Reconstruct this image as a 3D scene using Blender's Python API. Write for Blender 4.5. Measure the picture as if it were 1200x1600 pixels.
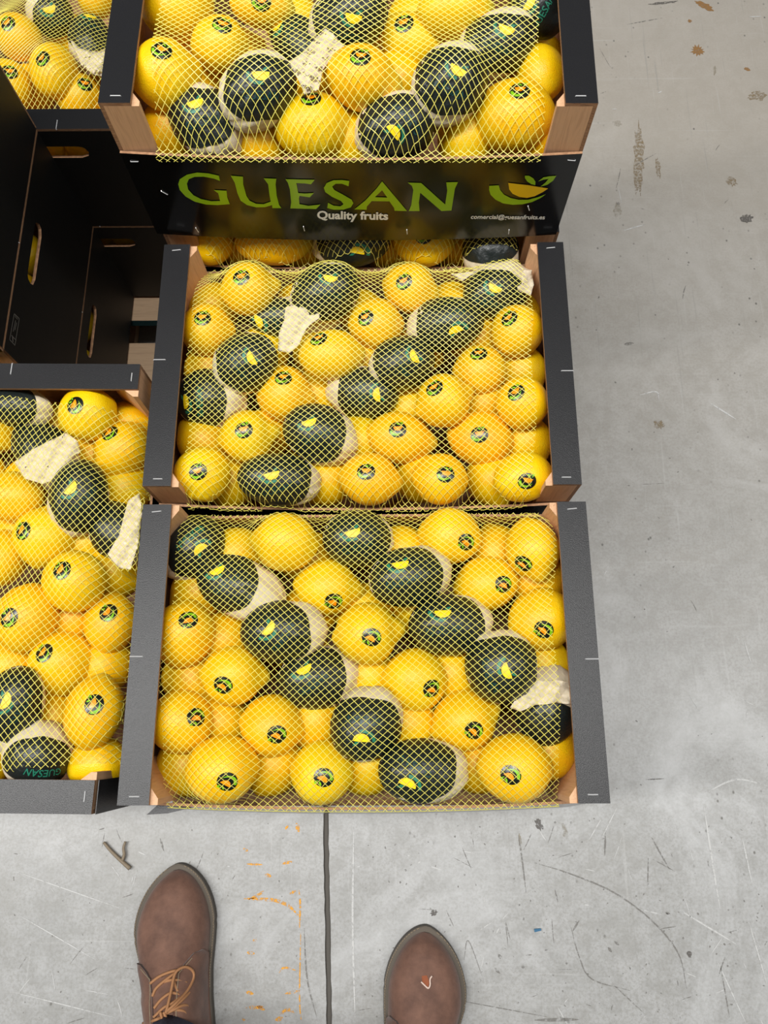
import bpy, math, random
import numpy as np
from mathutils import Vector, Matrix
for o in list(bpy.data.objects): bpy.data.objects.remove(o)
S = bpy.context.scene
COL = S.collection
rng = np.random.RandomState(7)
random.seed(7)
# ------------------------------------------------------------------ camera
H = 1.333                                   # camera height above the floor
FPX, PA, PB = 1208.06, 0.2858, 0.0083
ca, sa, cb, sb = math.cos(PA), math.sin(PA), math.cos(PB), math.sin(PB)
RC = np.array([[cb, 0, sb], [0, 1, 0], [-sb, 0, cb]]) @ np.array([[1, 0, 0], [0, ca, -sa], [0, sa, ca]])
cd = bpy.data.cameras.new('camera'); cam = bpy.data.objects.new('camera', cd); COL.objects.link(cam)
cd.sensor_fit = 'HORIZONTAL'; cd.sensor_width = 36; cd.lens = 36 * FPX / 1200; cd.clip_start = .02
cam.matrix_world = Matrix.Translation((0, 0, H)) @ Matrix(RC.tolist()).to_4x4()
S.camera = cam
# ------------------------------------------------------------------ light
w = bpy.data.worlds.new('hall_ambient'); S.world = w; w.use_nodes = True
w.node_tree.nodes['Background'].inputs[0].default_value = (.95, .98, 1, 1)
w.node_tree.nodes['Background'].inputs[1].default_value = .11
def area(name, loc, target, sx, sy, power, color=(1, 1, 1)):
    l = bpy.data.lights.new(name, 'AREA'); l.shape = 'RECTANGLE'; l.size = sx; l.size_y = sy; l.energy = power; l.color = color
    o = bpy.data.objects.new(name, l); COL.objects.link(o); o.location = loc
    o.rotation_euler = (Vector(target) - Vector(loc)).to_track_quat('-Z', 'Y').to_euler(); return o
area('hall_strip_lamp_left', (-1.35, .1, 4.0), (-.1, .3, .2), .3, 4.4, 165, (1, .985, .96))
area('hall_strip_lamp_right', (1.9, .2, 4.6), (.1, .3, .2), .7, 5.0, 92, (1, .99, .97))
S.view_settings.view_transform = 'Standard'; S.view_settings.look = 'None'
S.view_settings.gamma = 1; S.view_settings.use_curve_mapping = False
S.view_settings.exposure = 0.24
# ------------------------------------------------------------------ helpers
def un(x, y, z):                            # the point at height z seen at a photograph pixel
    d = RC @ np.array([(x - 600) / FPX, -(y - 800) / FPX, -1.])
    return np.array([0, 0, H]) + d * ((z - H) / d[2])
def ray(x, y):
    d = RC @ np.array([(x - 600) / FPX, -(y - 800) / FPX, -1.]); return d / np.linalg.norm(d)
def pxm(x, y, z):                           # metres per pixel there
    d = RC @ np.array([(x - 600) / FPX, -(y - 800) / FPX, -1.])
    return ((z - H) / d[2]) / FPX
def mk(name, V, Fc, mats, parent=None, smooth=False, mi=None):
    me = bpy.data.meshes.new(name)
    me.from_pydata([tuple(map(float, v)) for v in V], [], [tuple(map(int, f)) for f in Fc])
    for m in (mats if isinstance(mats, (list, tuple)) else [mats]): me.materials.append(m)
    if mi is not None: me.polygons.foreach_set('material_index', list(mi))
    if smooth: me.polygons.foreach_set('use_smooth', [True] * len(me.polygons))
    me.update()
    o = bpy.data.objects.new(name, me); COL.objects.link(o)
    if parent is not None: o.parent = parent
    return o
def link(name, me, parent=None):
    o = bpy.data.objects.new(name, me); COL.objects.link(o)
    if parent is not None: o.parent = parent
    return o
def empty(name, loc, rz=0):
    o = bpy.data.objects.new(name, None); COL.objects.link(o); o.location = loc; o.rotation_euler = (0, 0, rz)
    o.empty_display_size = .05; return o
def tag(o, label=None, cat=None, group=None, kind=None):
    if label: o['label'] = label
    if cat: o['category'] = cat
    if group: o['group'] = group
    if kind: o['kind'] = kind
    return o
def boxdata(x0, x1, y0, y1, z0, z1):
    V = [(x, y, z) for z in (z0, z1) for y in (y0, y1) for x in (x0, x1)]
    Fc = [(0, 2, 3, 1), (4, 5, 7, 6), (0, 1, 5, 4), (2, 6, 7, 3), (0, 4, 6, 2), (1, 3, 7, 5)]   # bottom top front back left right
    return V, Fc
def box(name, b, mats, parent=None, mi=None):
    V, Fc = boxdata(*b); return mk(name, V, Fc, mats, parent, False, mi)
def tube(pts, r, n=6, caps=True, r2=None):
    P = np.array(pts, float); N = len(P); T = np.gradient(P, axis=0); T /= np.linalg.norm(T, axis=1)[:, None] + 1e-12
    up = np.array([0, 0, 1.]); V = []; Fc = []
    for i in range(N):
        a = np.cross(T[i], up)
        if np.linalg.norm(a) < 1e-3: a = np.cross(T[i], [1, 0, 0])
        a /= np.linalg.norm(a); b = np.cross(a, T[i]); rr = r if r2 is None else r + (r2 - r) * i / (N - 1)
        for k in range(n):
            t = 2 * math.pi * k / n; V.append(P[i] + rr * (math.cos(t) * a + math.sin(t) * b))
    for i in range(N - 1):
        for k in range(n):
            k2 = (k + 1) % n; Fc.append((i * n + k, i * n + k2, (i + 1) * n + k2, (i + 1) * n + k))
    if caps: Fc.append(tuple(range(n))[::-1]); Fc.append(tuple(range((N - 1) * n, N * n)))
    return V, Fc
def smoothpath(pts, m=8):                   # Catmull-Rom
    P = np.array(pts, float); P = np.vstack([2 * P[0] - P[1], P, 2 * P[-1] - P[-2]]); out = []
    for i in range(1, len(P) - 2):
        for k in range(m):
            t = k / m; p0, p1, p2, p3 = P[i - 1:i + 3]
            out.append(.5 * ((2 * p1) + (-p0 + p2) * t + (2 * p0 - 5 * p1 + 4 * p2 - p3) * t * t + (-p0 + 3 * p1 - 3 * p2 + p3) * t ** 3))
    out.append(P[-2]); return np.array(out)
def merge(parts):
    V, Fc, mi = [], [], []
    for p in parts:
        v, f = p[0], p[1]; m = p[2] if len(p) > 2 else 0
        b = len(V); V += [tuple(x) for x in v]; Fc += [tuple(i + b for i in q) for q in f]; mi += [m] * len(f)
    return V, Fc, mi
# ------------------------------------------------------------------ materials
def srgb(r, g, b):
    f = lambda c: (c / 255 / 12.92) if c <= 10.3 else ((c / 255 + .055) / 1.055) ** 2.4
    return (f(r), f(g), f(b), 1)
class NT:
    def __init__(s, name):
        s.m = bpy.data.materials.new(name); s.m.use_nodes = True; s.t = s.m.node_tree; s.b = s.t.nodes['Principled BSDF']
        s.out = s.t.nodes['Material Output']; s.co = None
    def n(s, typ, **kw):
        x = s.t.nodes.new(typ)
        for k, v in kw.items():
            if k[0] == '_': setattr(x, k[1:], v)
            else: x.inputs[k.replace('_', ' ')].default_value = v
        return x
    def l(s, a, b): s.t.links.new(a, b)
    def coord(s, which='Object', scale=(1, 1, 1), rot=(0, 0, 0)):
        if s.co is None: s.co = s.n('ShaderNodeTexCoord')
        mp = s.n('ShaderNodeMapping'); mp.inputs['Scale'].default_value = scale; mp.inputs['Rotation'].default_value = rot
        s.l(s.co.outputs[which], mp.inputs[0]); return mp.outputs[0]
    def noise(s, scale, detail=3, rough=.5, vec=None, dist=0):
        x = s.n('ShaderNodeTexNoise', Scale=scale, Detail=detail, Roughness=rough, Distortion=dist)
        s.l(vec if vec is not None else s.coord(), x.inputs['Vector']); return x.outputs['Fac']
    def ramp(s, fac, stops):
        x = s.n('ShaderNodeValToRGB'); e = x.color_ramp.elements
        while len(e) < len(stops): e.new(.5)
        for i, (p, c) in enumerate(stops): e[i].position = p; e[i].color = c
        s.l(fac, x.inputs[0]); return x.outputs[0]
    def mix(s, fac, a, b, mode='MIX'):
        x = s.n('ShaderNodeMix', _data_type='RGBA', _blend_type=mode)
        for i, v in ((0, fac), (6, a), (7, b)):
            if isinstance(v, (int, float)): x.inputs[i].default_value = v
            elif isinstance(v, tuple): x.inputs[i].default_value = v
            else: s.l(v, x.inputs[i])
        return x.outputs[2]
    def bump(s, h, strength, dist=.001, prev=None):
        x = s.n('ShaderNodeBump', Strength=strength, Distance=dist); s.l(h, x.inputs['Height'])
        if prev is not None: s.l(prev, x.inputs['Normal'])
        s.l(x.outputs[0], s.b.inputs['Normal']); return x.outputs[0]
    def set(s, **kw):
        for k, v in kw.items(): s.b.inputs[k.replace('_', ' ')].default_value = v
        return s
    def color(s, v):
        if isinstance(v, tuple): s.b.inputs['Base Color'].default_value = v
        else: s.l(v, s.b.inputs['Base Color'])
def plain(name, c, rough=.5, **kw):
    t = NT(name); t.color(c); t.set(Roughness=rough, **kw); return t.m
M = {}
W1, BK = (1, 1, 1, 1), (0, 0, 0, 1)
t = NT('black_board'); n1 = t.noise(900, 2, .6); n2 = t.noise(60, 4, .6)
t.color(t.mix(n2, t.ramp(n1, [(.35, srgb(19, 19, 21)), (.75, srgb(30, 30, 33))]), srgb(26, 26, 28)))
t.b.inputs['Specular IOR Level'].default_value = .45; t.set(Roughness=.38); t.bump(n1, .35, .0006); M['black'] = t.m
t = NT('gloss_black_board'); n1 = t.noise(25, 3)
t.color(srgb(13, 13, 13)); t.set(Roughness=.17); t.bump(n1, .06, .002); M['gloss'] = t.m
t = NT('dull_black_board'); n1 = t.noise(500, 2)
t.color(t.ramp(n1, [(.3, srgb(12, 12, 11)), (.8, srgb(19, 18, 16))])); t.set(Roughness=.55); M['dull'] = t.m
t = NT('fibreboard'); v = t.coord('Object', (1, 1, 6)); n1 = t.noise(140, 4, .7, v)
t.color(t.ramp(n1, [(.3, srgb(120, 84, 58)), (.7, srgb(178, 136, 100))])); t.set(Roughness=.8); M['mdf'] = t.m
def wood(name, c0, c1, sc):
    t = NT(name); v = t.coord('Object', sc); n1 = t.noise(28, 6, .65, v, .6); n2 = t.noise(7, 2)
    t.color(t.mix(n2, t.ramp(n1, [(.3, c0), (.5, c1), (.7, c0)]), c1)); t.set(Roughness=.65); t.bump(n1, .2, .0008); return t.m
M['post'] = wood('post_wood', srgb(158, 112, 80), srgb(214, 170, 130), (8, 8, .5))
M['pallet'] = wood('pallet_wood', srgb(150, 122, 95), srgb(190, 160, 128), (.5, 9, 9))
M['teal'] = plain('teal_paint', srgb(40, 92, 96), .7)
M['steel'] = plain('staple_steel', (.8, .8, .8, 1), .35, Metallic=.4)
def lemonmat(name, c0, c1, c2):
    t = NT(name); inf = t.n('ShaderNodeObjectInfo'); n1 = t.noise(1.6, 3, .6); n2 = t.noise(22, 2)
    base = t.ramp(n1, [(.25, c0), (.55, c1), (.8, c2)])
    hs = t.n('ShaderNodeHueSaturation'); mr = t.n('ShaderNodeMapRange'); t.l(inf.outputs['Random'], mr.inputs[0])
    mr.inputs[3].default_value = .49; mr.inputs[4].default_value = .508; t.l(mr.outputs[0], hs.inputs['Hue'])
    vor = t.n('ShaderNodeTexVoronoi', Scale=21.); t.l(t.coord(), vor.inputs['Vector'])
    # green blush on the pointed end
    sx = t.n('ShaderNodeSeparateXYZ'); t.l(t.co.outputs['Object'], sx.inputs[0])
    mz = t.n('ShaderNodeMapRange'); t.l(sx.outputs[2], mz.inputs[0])
    for i, q in ((1, 1.02), (2, 1.4), (3, 0.), (4, .55)): mz.inputs[i].default_value = q
    t.l(base, hs.inputs['Color'])
    t.color(t.mix(mz.outputs[0], hs.outputs[0], srgb(196, 190, 60)))
    t.set(Roughness=.36, Subsurface_Weight=.12, Subsurface_Scale=.01); t.b.inputs['Subsurface Radius'].default_value = (1, .7, .1)
    t.b.inputs['Specular IOR Level'].default_value = .42
    b1 = t.bump(vor.outputs['Distance'], .10, .05); t.bump(n2, .10, .05, b1); return t.m
M['lemon'] = lemonmat('lemon_peel', srgb(241, 184, 4), srgb(245, 198, 8), srgb(243, 206, 32))
M['lemon2'] = lemonmat('ripe_lemon_peel', srgb(242, 177, 4), srgb(246, 190, 7), srgb(245, 198, 16))
M['st_black'] = plain('sticker_black', srgb(16, 20, 14), .25)
M['st_green'] = plain('sticker_green', srgb(130, 190, 20), .3)
M['st_orange'] = plain('sticker_orange', srgb(255, 152, 10), .3)
M['st_white'] = plain('sticker_white', srgb(225, 225, 200), .3)
t = NT('tissue_paper'); n1 = t.noise(60, 4, .7); n2 = t.noise(16, 3)
t.color(t.mix(n2, srgb(208, 193, 164), srgb(228, 217, 194))); t.set(Roughness=.6); t.bump(n1, .35, .004)
t.b.inputs['Subsurface Weight'].default_value = .15; t.b.inputs['Subsurface Radius'].default_value = (.01, .008, .004); M['paper'] = t.m
t = NT('printed_black_paper'); n1 = t.noise(70, 3, .6)
t.color(srgb(20, 27, 26)); t.set(Roughness=.4); t.bump(n1, .5, .004); M['capblack'] = t.m
M['capteal'] = plain('printed_teal', srgb(34, 116, 92), .42)
M['capblue'] = plain('printed_dark_teal', srgb(20, 62, 60), .42)
M['capyellow'] = plain('printed_yellow', srgb(248, 214, 20), .42)
t = NT('net_plastic'); t.color(srgb(224, 214, 104)); t.set(Roughness=.35); M['net'] = t.m
M['sign_green'] = plain('sign_green', srgb(140, 182, 22), .25)
M['sign_orange'] = plain('sign_orange', srgb(226, 184, 22), .25)
M['sign_white'] = plain('sign_white', srgb(235, 235, 230), .3)
M['mark'] = plain('stamp_grey', srgb(120, 116, 108), .6)
# concrete
t = NT('concrete'); big = t.noise(1.3, 4, .6); mid = t.noise(9, 6, .7); fine = t.noise(230, 3, .7); vf = t.coord('Object', (1, 1, 1))
base = t.mix(big, srgb(142, 143, 142), srgb(176, 176, 174))
base = t.mix(t.ramp(mid, [(.3, BK), (.75, W1)]), base, srgb(173, 173, 172))
base = t.mix(t.ramp(fine, [(.36, (.55,) * 3 + (1,)), (.55, BK)]), base, srgb(138, 136, 130))
m2 = t.noise(34, 5, .75)
base = t.mix(t.ramp(m2, [(.40, (.5, .5, .5, 1)), (.56, BK)]), base, srgb(140, 139, 135)); m3 = t.noise(3.2, 5, .7, None, 1.2)
base = t.mix(t.ramp(m3, [(.50, BK), (.72, (.6, .6, .6, 1))]), base, srgb(196, 197, 197)); base = t.mix(t.ramp(m3, [(.28, (.6, .6, .6, 1)), (.44, BK)]), base, srgb(142, 140, 134))
# warmer tone mixed in towards the far end of the aisle
sx = t.n('ShaderNodeSeparateXYZ'); t.l(t.co.outputs['Object'], sx.inputs[0])
mr = t.n('ShaderNodeMapRange'); t.l(sx.outputs[1], mr.inputs[0])
for i, q in ((1, -.1), (2, 1.3), (3, 0.), (4, .75)): mr.inputs[i].default_value = q
base = t.mix(mr.outputs[0], base, t.mix(mid, srgb(158, 150, 138), srgb(172, 164, 152)))
# dark flecks
vo = t.n('ShaderNodeTexVoronoi', Scale=46.); t.l(t.coord('Object', (1, .8, 1), (0, 0, .3)), vo.inputs['Vector'])
fl = t.ramp(vo.outputs['Distance'], [(.05, W1), (.12, BK)]); gate = t.ramp(t.noise(5, 3), [(.48, BK), (.62, W1)])
mm = t.n('ShaderNodeMath', _operation='MULTIPLY'); t.l(fl, mm.inputs[0]); t.l(gate, mm.inputs[1])
base = t.mix(mm.outputs[0], base, srgb(104, 102, 97))
# fine drag lines both ways
for sc, rt, c, k in (((1.2, 60, 1), .15, srgb(190, 190, 188), .22), ((55, 1.4, 1), -.1, srgb(140, 139, 134), .4), ((70, 2, 1), .5, srgb(190, 190, 188), .25)):
    ln = t.noise(2.2, 3, .6, t.coord('Object', sc, (0, 0, rt)))
    base = t.mix(t.ramp(ln, [(.64, BK), (.72, (k, k, k, 1))]), base, c)
t.color(base); r = t.ramp(big, [(.3, (.30,) * 3 + (1,)), (.8, (.46,) * 3 + (1,))]); t.l(r, t.b.inputs['Roughness'])
b1 = t.bump(fine, .06, .001); t.bump(mid, .05, .004, b1); M['concrete'] = t.m
M['joint'] = plain('joint_filler', srgb(84, 80, 74), .8)
def stain(name, c, sc, lo, hi):
    t = NT(name); n = t.noise(sc, 4, .7); t.color(c); t.set(Roughness=.6)
    t.l(t.ramp(n, [(lo, BK), (hi, W1)]), t.b.inputs['Alpha']); return t.m
M['stain_brown'] = stain('stain_brown', srgb(140, 104, 62), 260, .3, .5)
M['stain_tan'] = stain('stain_tan', srgb(134, 116, 86), 200, .40, .7)
M['stain_grey'] = stain('stain_grey', srgb(92, 88, 84), 300, .35, .55)
M['stain_dust'] = stain('stain_dust', srgb(150, 142, 124), 28, .42, .72)
M['paint_orange'] = stain('paint_orange', srgb(226, 158, 36), 170, .42, .58)
M['scr_dark'] = stain('scratch_dark', srgb(124, 121, 116), 150, .38, .66)
M['scr_light'] = stain('scratch_light', srgb(192, 192, 190), 120, .2, .5)
t = NT('brown_nubuck'); n1 = t.noise(34, 4, .65); n2 = t.noise(700, 2)
t.color(t.mix(t.ramp(n1, [(.35, BK), (.7, W1)]), srgb(92, 63, 50), srgb(118, 84, 68))); t.set(Roughness=.75); t.b.inputs['Sheen Weight'].default_value = .15
v = t.coord('Object', (18, 60, 18), (0, 0, .3)); cr = t.noise(1.0, 3, .6, v, .8)
b1 = t.bump(n2, .25, .0008); t.bump(cr, .22, .004, b1); M['suede'] = t.m
M['sole'] = plain('shoe_sole', srgb(74, 68, 60), .7)
M['welt'] = plain('shoe_welt', srgb(92, 84, 74), .75)
M['stitch'] = plain('stitching', srgb(146, 130, 108), .8)
M['lace'] = plain('shoe_lace', srgb(158, 112, 74), .75)
M['tongue'] = plain('shoe_lining', srgb(38, 36, 42), .85)
t = NT('denim'); v = t.coord('Object', (1, 1, 1), (0, 0, .8)); wv = t.noise(420, 2, .5, v); n2 = t.noise(40, 3)
t.color(t.mix(wv, srgb(22, 30, 52), t.mix(n2, srgb(46, 62, 98), srgb(90, 104, 136)))); t.set(Roughness=.85); t.bump(wv, .4, .001); M['denim'] = t.m
M['twig'] = wood('twig_bark', srgb(88, 76, 62), srgb(132, 118, 98), (4, 4, 4))
M['blue_bit'] = plain('blue_fragment', srgb(40, 96, 130), .5)
M['scuff_pale'] = plain('torn_leather_edge', srgb(214, 190, 176), .8)
M['scuff_rust'] = plain('torn_leather_core', srgb(140, 76, 44), .8)
# ------------------------------------------------------------------ floor with its sawn joint
ja, jb = un(509, 1280, 0), un(514.5, 1600, 0)
jd = (ja - jb)[:2]; jd /= np.linalg.norm(jd); jn = np.array([jd[1], -jd[0]])
def fl(s, tt, z): p = ja[:2] + jd * s + jn * tt; return (p[0], p[1], z)
prof = [(-3.2, -.03), (-3.2, 0), (-.0042, 0), (-.0030, -.0035), (.0030, -.0035), (.0042, 0), (3.4, 0), (3.4, -.03)]
srow = np.concatenate([[-2.2], np.linspace(-.5, 1.4, 120), [4.5]]); V = []; Fc = []; mi = []
for s in srow:
    for k, (tt, z) in enumerate(prof):
        j = rng.uniform(-.0007, .0007) if 2 <= k <= 5 and abs(s) < 1.5 else 0
        V.append(fl(s, tt + j, z))
for i in range(len(srow) - 1):
    for k in range(len(prof) - 1):
        Fc.append((i * 8 + k, i * 8 + k + 1, (i + 1) * 8 + k + 1, (i + 1) * 8 + k)); mi.append(1 if k in (2, 3, 4) else 0)
b = 0
floor = mk('floor', V, [f[::-1] for f in Fc], [M['concrete'], M['joint']], None, False, mi); tag(floor, 'grey worn concrete floor with a sawn joint', kind='structure')
def blob(cx, cy, rx, ry, ang, seed, irr=.3, n=22, spikes=0):
    r_ = np.random.RandomState(seed); c = un(cx, cy, 0); m = pxm(cx, cy, 0); V = [(c[0], c[1], .0004)]
    for k in range(n):
        a = 2 * math.pi * k / n; q = 1 + irr * r_.uniform(-1, 1) + (spikes * .6 if spikes and k % 2 else 0)
        u, v_ = rx * q * math.cos(a), ry * q * math.sin(a); A = math.radians(ang)
        V.append((c[0] + m * (u * math.cos(A) - v_ * math.sin(A)), c[1] + m * (u * math.sin(A) + v_ * math.cos(A)), .0004))
    return V, [(0, 1 + k, 1 + (k + 1) % n) for k in range(n)]
for i, (cx, cy, rx, ry, ang, m, sp) in enumerate([
        (1090, 79, 7, 7, 0, 'stain_brown', 1), (1100, 9, 16, 6, -35, 'stain_brown', 0), (1078, 33, 3, 3, 0, 'stain_brown', 0), (1167, 108, 5, 3, -30, 'stain_brown', 0),
        (1184, 150, 16, 8, 5, 'stain_tan', 0), (998, 246, 8, 64, -5, 'stain_tan', 0), (1028, 262, 4, 18, 0, 'stain_tan', 0), (1143, 284, 9, 8, 0, 'stain_tan', 0),
        (1030, 663, 9, 8, 0, 'stain_tan', 0), (1166, 342, 10, 8, 20, 'stain_grey', 0), (964, 193, 7, 6, 0, 'stain_dust', 0), (965, 330, 6, 14, 0, 'stain_dust', 0),
        (842, 1288, 5, 9, 20, 'stain_grey', 0), (882, 1298, 4, 12, 10, 'stain_dust', 0), (1077, 1491, 4, 5, 0, 'stain_grey', 0), (813, 1316, 3, 12, 4, 'stain_dust', 0),
        (678, 1426, 6, 4, 20, 'stain_grey', 0), (1035, 5, 22, 2.5, 8, 'stain_grey', 0), (1117, 110, 2, 10, -8, 'stain_dust', 0)]):
    v, f = blob(cx, cy, rx, ry, ang, 50 + i, .28, 24, sp); mk('stain', v, f, M[m], floor)
def strip(pts, wpx, z=.0005, taper=True):
    P = smoothpath([un(x, y, z) for x, y in pts], 6); m = pxm(pts[0][0], pts[0][1], 0) * wpx / 2; T = np.gradient(P, axis=0)
    N = np.stack([-T[:, 1], T[:, 0], 0 * T[:, 0]], 1); N /= np.linalg.norm(N, axis=1)[:, None] + 1e-12; V = []; k = len(P)
    for i in range(k):
        q = m * (min(1, .25 + 3 * min(i, k - 1 - i) / k) if taper else 1); V += [P[i] + N[i] * q, P[i] - N[i] * q]
    return V, [(2 * i, 2 * i + 1, 2 * i + 3, 2 * i + 2) for i in range(k - 1)]
orange = [strip(p, w_) for p, w_ in [([(381, 1404), (405, 1405), (430, 1407), (450, 1415), (466, 1430)], 5), ([(385, 1350), (410, 1351)], 3), ([(467, 1390), (469, 1415), (468, 1450)], 3),
    ([(388, 1406), (404, 1398), (412, 1392)], 4), ([(440, 1350), (458, 1346)], 4), ([(470, 1450), (468, 1560), (471, 1598)], 2), ([(384, 1550), (396, 1553)], 5), ([(384, 1575), (412, 1573)], 5),
    ([(436, 1585), (450, 1578), (460, 1582)], 5), ([(445, 1553), (468, 1548)], 4), ([(382, 1590), (380, 1595)], 5), ([(463, 1286), (467, 1300)], 6), ([(388, 1330), (380, 1326)], 4),
    ([(414, 1366), (424, 1370)], 5), ([(452, 1397), (462, 1392)], 4), ([(386, 1488), (398, 1490)], 5), ([(395, 1470), (401, 1468)], 4), ([(436, 1520), (444, 1512), (462, 1516)], 3), ([(446, 1296), (450, 1290)], 4), ([(430, 1594), (442, 1590)], 6), ([(402, 1572), (414, 1578)], 5)]]
V, Fc, _ = merge(orange); tag(mk('orange_paint_marks', V, Fc, M['paint_orange'], floor), 'flaked orange paint scraps on concrete', kind='stuff')
r_ = np.random.RandomState(3); dk, lt = [], []
dk += [strip(p, w_) for p, w_ in [([(1017, 1306), (1030, 1330), (1046, 1358)], 2.5), ([(810, 1305), (816, 1345), (822, 1395)], 2.5), ([(892, 1448), (905, 1495), (925, 1530), (985, 1548)], 2), ([(835, 1348), (890, 1365), (960, 1395), (1020, 1440), (1060, 1490), (1073, 1545)], 2.5),
    ([(835, 1594), (905, 1593)], 5), ([(778, 1491), (785, 1499)], 5), ([(773, 1513), (781, 1521)], 4), ([(815, 1512), (820, 1510)], 4), ([(960, 1470), (967, 1477)], 4), ([(895, 1455), (905, 1438)], 3), ([(950, 1480), (956, 1488)], 4),
    ([(867, 1390), (872, 1410)], 2.5), ([(1040, 1426), (1047, 1428)], 3), ([(960, 1540), (1008, 1585)], 2), ([(1126, 1510), (1140, 1590)], 2), ([(945, 1337), (946, 1300)], 3), ([(1013, 1340), (1012, 1385)], 2),
    ([(475, 1450), (480, 1530), (495, 1590)], 2.5), ([(250, 1310), (256, 1330)], 3), ([(980, 38), (1035, 28)], 2), ([(975, 538), (990, 536)], 5), ([(965, 320), (967, 316)], 5), ([(700, 1560), (860, 1590)], 1.5), ([(725, 1500), (732, 1470), (755, 1530)], 1.5)]]
lt += [strip(p, w_) for p, w_ in [([(553, 1280), (551, 1440), (555, 1598)], 3), ([(1100, 1260), (1112, 1340), (1125, 1420)], 3), ([(1160, 1310), (1175, 1380)], 2.5), ([(1110, 630), (1150, 655)], 2.5), ([(1000, 617), (1025, 612), (1030, 625)], 2), ([(1062, 1422), (1150, 1475)], 2.5),
    ([(1100, 1240), (1150, 1218), (1199, 1228)], 2.5), ([(1010, 1212), (1030, 1222)], 2), ([(940, 1310), (965, 1260)], 1.5), ([(1120, 1500), (1165, 1598)], 2), ([(1170, 1440), (1199, 1540)], 2), ([(150, 1500), (30, 1430)], 1.5), ([(20, 1360), (190, 1420)], 1.5), ([(180, 1590), (20, 1550)], 1.5)]]
for k in range(120):
    x, y = r_.uniform(560, 1195), r_.uniform(1275, 1595)
    if k % 3 == 0: x, y = r_.uniform(5, 370), r_.uniform(1285, 1595)
    if k % 5 == 0: x, y = r_.uniform(930, 1195), r_.uniform(10, 1250)
    a = r_.choice([1.2, -1.1, .2, 2.8]) + r_.uniform(-.3, .3); L = r_.uniform(4, 40)
    (dk if k % 2 else lt).append(strip([(x, y), (x + L * .5 * math.cos(a) + r_.uniform(-1, 1), y + L * .5 * math.sin(a)), (x + L * math.cos(a), y + L * math.sin(a))], r_.uniform(.8, 1.8)))
for k in range(260):
    x, y = r_.uniform(560, 1195), r_.uniform(1275, 1595)
    if k % 4 == 0: x, y = r_.uniform(5, 480), r_.uniform(1285, 1595)
    if k % 7 == 0: x, y = r_.uniform(930, 1195), r_.uniform(300, 1250)
    v, f = blob(x, y, r_.uniform(.7, 2.2), r_.uniform(.6, 1.6), r_.uniform(0, 180), k, .3, 7); dk.append((v, f))
V, Fc, _ = merge(dk); tag(mk('dark_floor_scratches', V, Fc, M['scr_dark'], floor), kind='stuff')
V, Fc, _ = merge(lt); tag(mk('pale_floor_scratches', V, Fc, M['scr_light'], floor), kind='stuff')
# ------------------------------------------------------------------ pallets
def pallet(x0, x1, y0, y1, label):
    e = empty('pallet', ((x0 + x1) / 2, (y0 + y1) / 2, 0)); tag(e, label, 'pallet', 'pallets under the fruit crates')
    cx, cy = (x0 + x1) / 2, (y0 + y1) / 2
    y = .7235 + .096 - cy; ys = [y + .1415 * k for k in range(-12, 12)]
    for ye in ys:
        if ye - .096 >= y0 - cy - .01 and ye <= y1 - cy + .01:
            box('top_slat', (x0 - cx, x1 - cx, ye - .096, ye, .0795, .0975), [M['pallet'], M['teal']], e, [0, 0, 1, 1, 1, 1])
    for fx in (x0 - cx + .05, -.0, x1 - cx - .05):
        box('stringer', (fx - .05, fx + .05, y0 - cy, y1 - cy, .0601, .0794), M['pallet'], e)
        for fy in (y0 - cy + .07, 0, y1 - cy - .07):
            box('block', (fx - .05, fx + .05, fy - .06, fy + .06, .0181, .06), M['pallet'], e)
        box('bottom_board', (fx - .05, fx + .05, y0 - cy, y1 - cy, 0, .018), M['pallet'], e)
pallet(-.585, .20, -.03, 1.20, 'wooden pallet with teal edged slats under the front crates')
pallet(-1.40, -.615, -.03, 1.20, 'wooden pallet at left under the taller crate stack')
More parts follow.
